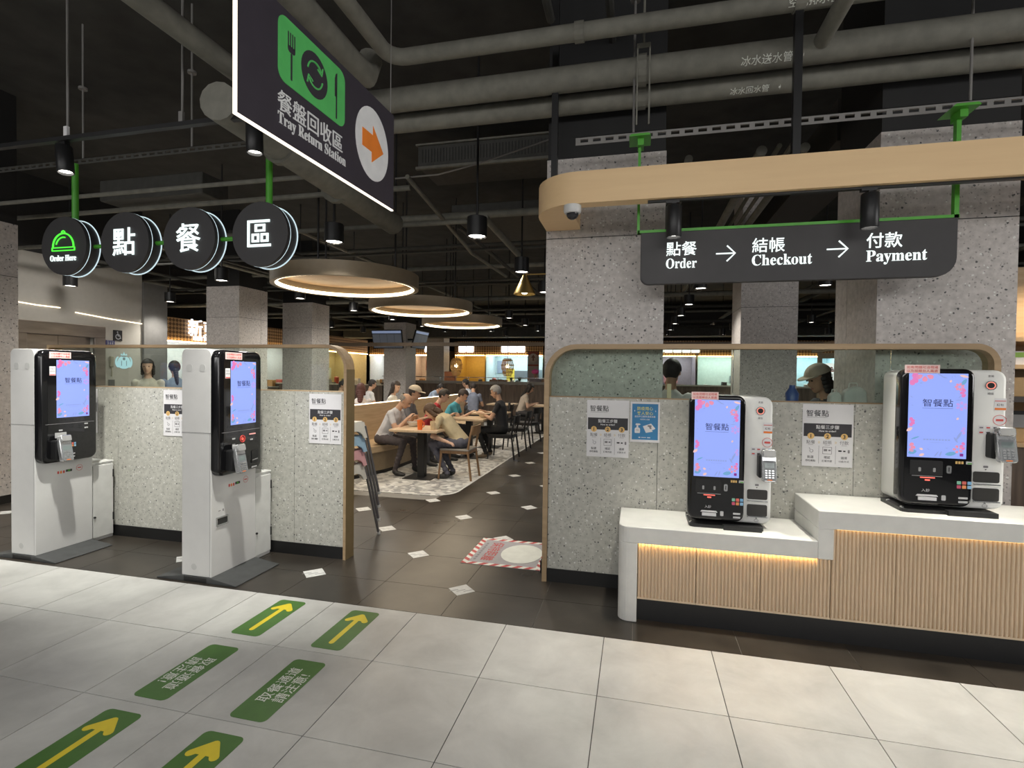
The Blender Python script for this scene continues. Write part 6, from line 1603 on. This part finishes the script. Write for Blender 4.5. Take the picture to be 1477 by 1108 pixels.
# at the near table
human('elderly balding man in pale grey shirt eating on the bench', (-3.82, 7.36, 0), 0, lean=29, head=40, hands=((.44, -.08, .86), (.44, .12, .84)), shirt=(.50, .50, .53), pants=(.055, .045, .048), hair=(.22, .20, .18), style='bald', voxel=.0105, spread=.17, feet=-.10, knee=.42, feet2=.06)
human('person in beige shirt and grey trousers bent over a bowl on the brown chair', (-2.52, 7.30, 0), PI, lean=41, head=54, hands=((.43, -.10, .80), (.10, .34, .58)), shirt=(.46, .38, .24), pants=(.085, .085, .11), hair=(.075, .04, .02), style='bob', voxel=.0105, spread=.11, feet=-.22, knee=.42, skin=skin_m2)
human('grey-haired man in black T-shirt sitting on the black chair', (-2.42, 9.32, 0), PI, lean=6, head=22, hands=((.36, -.10, .84), (.36, .12, .82)), shirt=(.022, .022, .025), pants=(.012, .012, .013), shoes=(.16, .12, .08), hair=(.34, .33, .32), voxel=.0115, feet=-.14)
human('person in turquoise T-shirt with arms on the second table', (-3.62, 9.45, 0), .1, lean=30, head=35, hands=((.52, -.02, .80), (.50, .12, .80)), shirt=(.06, .32, .42), hair=(.03, .02, .018), style='short', skin=skin_m2)
human('person in red top beside the one in turquoise', (-3.72, 8.75, 0), .2, lean=28, head=30, hands=((.46, -.1, .80), (.48, .12, .80)), shirt=(.40, .03, .04), hair=(.02, .016, .014), skin=skin_m2)
human('person in grey top and pale cap wearing a face mask on the bench', (-3.85, 8.15, 0), .15, lean=14, head=15, hands=((.40, -.12, .80), (.40, .12, .80)), shirt=(.16, .16, .18), hair=(.03, .02, .018), extra='cap')
# behind the bench
human('woman with dark shoulder-length hair and white top behind the bench', (-4.85, 9.65, 0), .2, lean=5, head=18, turn=-20, shirt=(.62, .60, .56), hair=(.028, .018, .014), style='long', skin=skin_m2, seat=.5)
human('woman with long reddish-brown hair seen from behind the bench', (-5.25, 9.15, 0), 2.0, lean=10, head=20, shirt=(.55, .50, .48), hair=(.075, .022, .016), style='long', skin=skin_m2, seat=.46)
human('man in white T-shirt with short black hair farther behind the bench', (-6.55, 11.65, 0), .9, lean=14, head=15, shirt=(.62, .62, .62), seat=.50)
human('person in dark blue top at the left end of the seats behind the bench', (-7.15, 11.4, 0), .3, lean=6, head=20, shirt=(.07, .10, .17), seat=.46)
human('person in light blue shirt leaning over the far table behind the bench', (-5.85, 13.9, 0), .1, lean=32, head=38, hands=((.5, -.1, .82), (.5, .1, .82)), shirt=(.34, .42, .55), seat=.52)
human('person in white shirt facing the one in light blue', (-4.62, 14.15, 0), 2.9, lean=12, head=15, shirt=(.55, .60, .68), seat=.52)
human('person in faded blue top seen from behind past the bench end', (-4.15, 12.95, 0), 1.9, lean=22, head=30, shirt=(.17, .20, .28), seat=.48, hair=(.03, .022, .02))
# by the walkway, farther
human('dark-haired woman in pale top sitting by the half wall', (-2.98, 13.35, 0), .3, lean=18, head=30, shirt=(.48, .42, .36), style='long', skin=skin_m2)
human('woman resting her chin on her raised hands by the half wall', (-1.85, 13.78, 0), 2.9, lean=12, head=0, hands=((.30, -.03, 1.02), (.30, .03, 1.02)), shirt=(.04, .04, .045), style='bob', skin=skin_m2)
# at the stalls
human('long-haired woman in cream top seen through the left glass strip', (-7.50, 6.62, 0), -.9, pose='stand', lean=2, head=5, shirt=(.50, .47, .40), style='long', skin=skin_m2, hands=((.1, -.2, .8), (.1, .2, .8)), sc=.95)
human('person with ponytail in blue-grey top seen through the left glass strip', (-7.42, 7.05, 0), 2.6, pose='stand', lean=4, head=20, shirt=(.20, .25, .33), style='pony', hands=((.3, -.2, 1.0), (.3, .2, 1.0)))
human('food stall worker in pink hat behind the half wall', (-3.45, 17.9, 0), -PI/2, pose='stand', lean=4, head=15, shirt=(.30, .28, .30), extra='pinkhat', hands=((.3, -.15, 1.0), (.3, .15, 1.0)))
human('dark-haired person in white shirt behind the counter glass', (.30, 5.05, 0), 1.3, pose='stand', lean=4, head=10, shirt=(.56, .56, .54), hands=((.35, -.25, 1.05), (.35, .2, 1.05)), sleeve=2)
human('person in beige cap bending forward behind the counter glass', (1.80, 5.13, 0), 3.5, pose='stand', lean=22, head=20, shirt=(.05, .05, .06), style='bob', extra='cap', hands=((.3, -.15, 1.0), (.3, .15, 1.0)), voxel=.012)
bpy.context.view_layer.update()
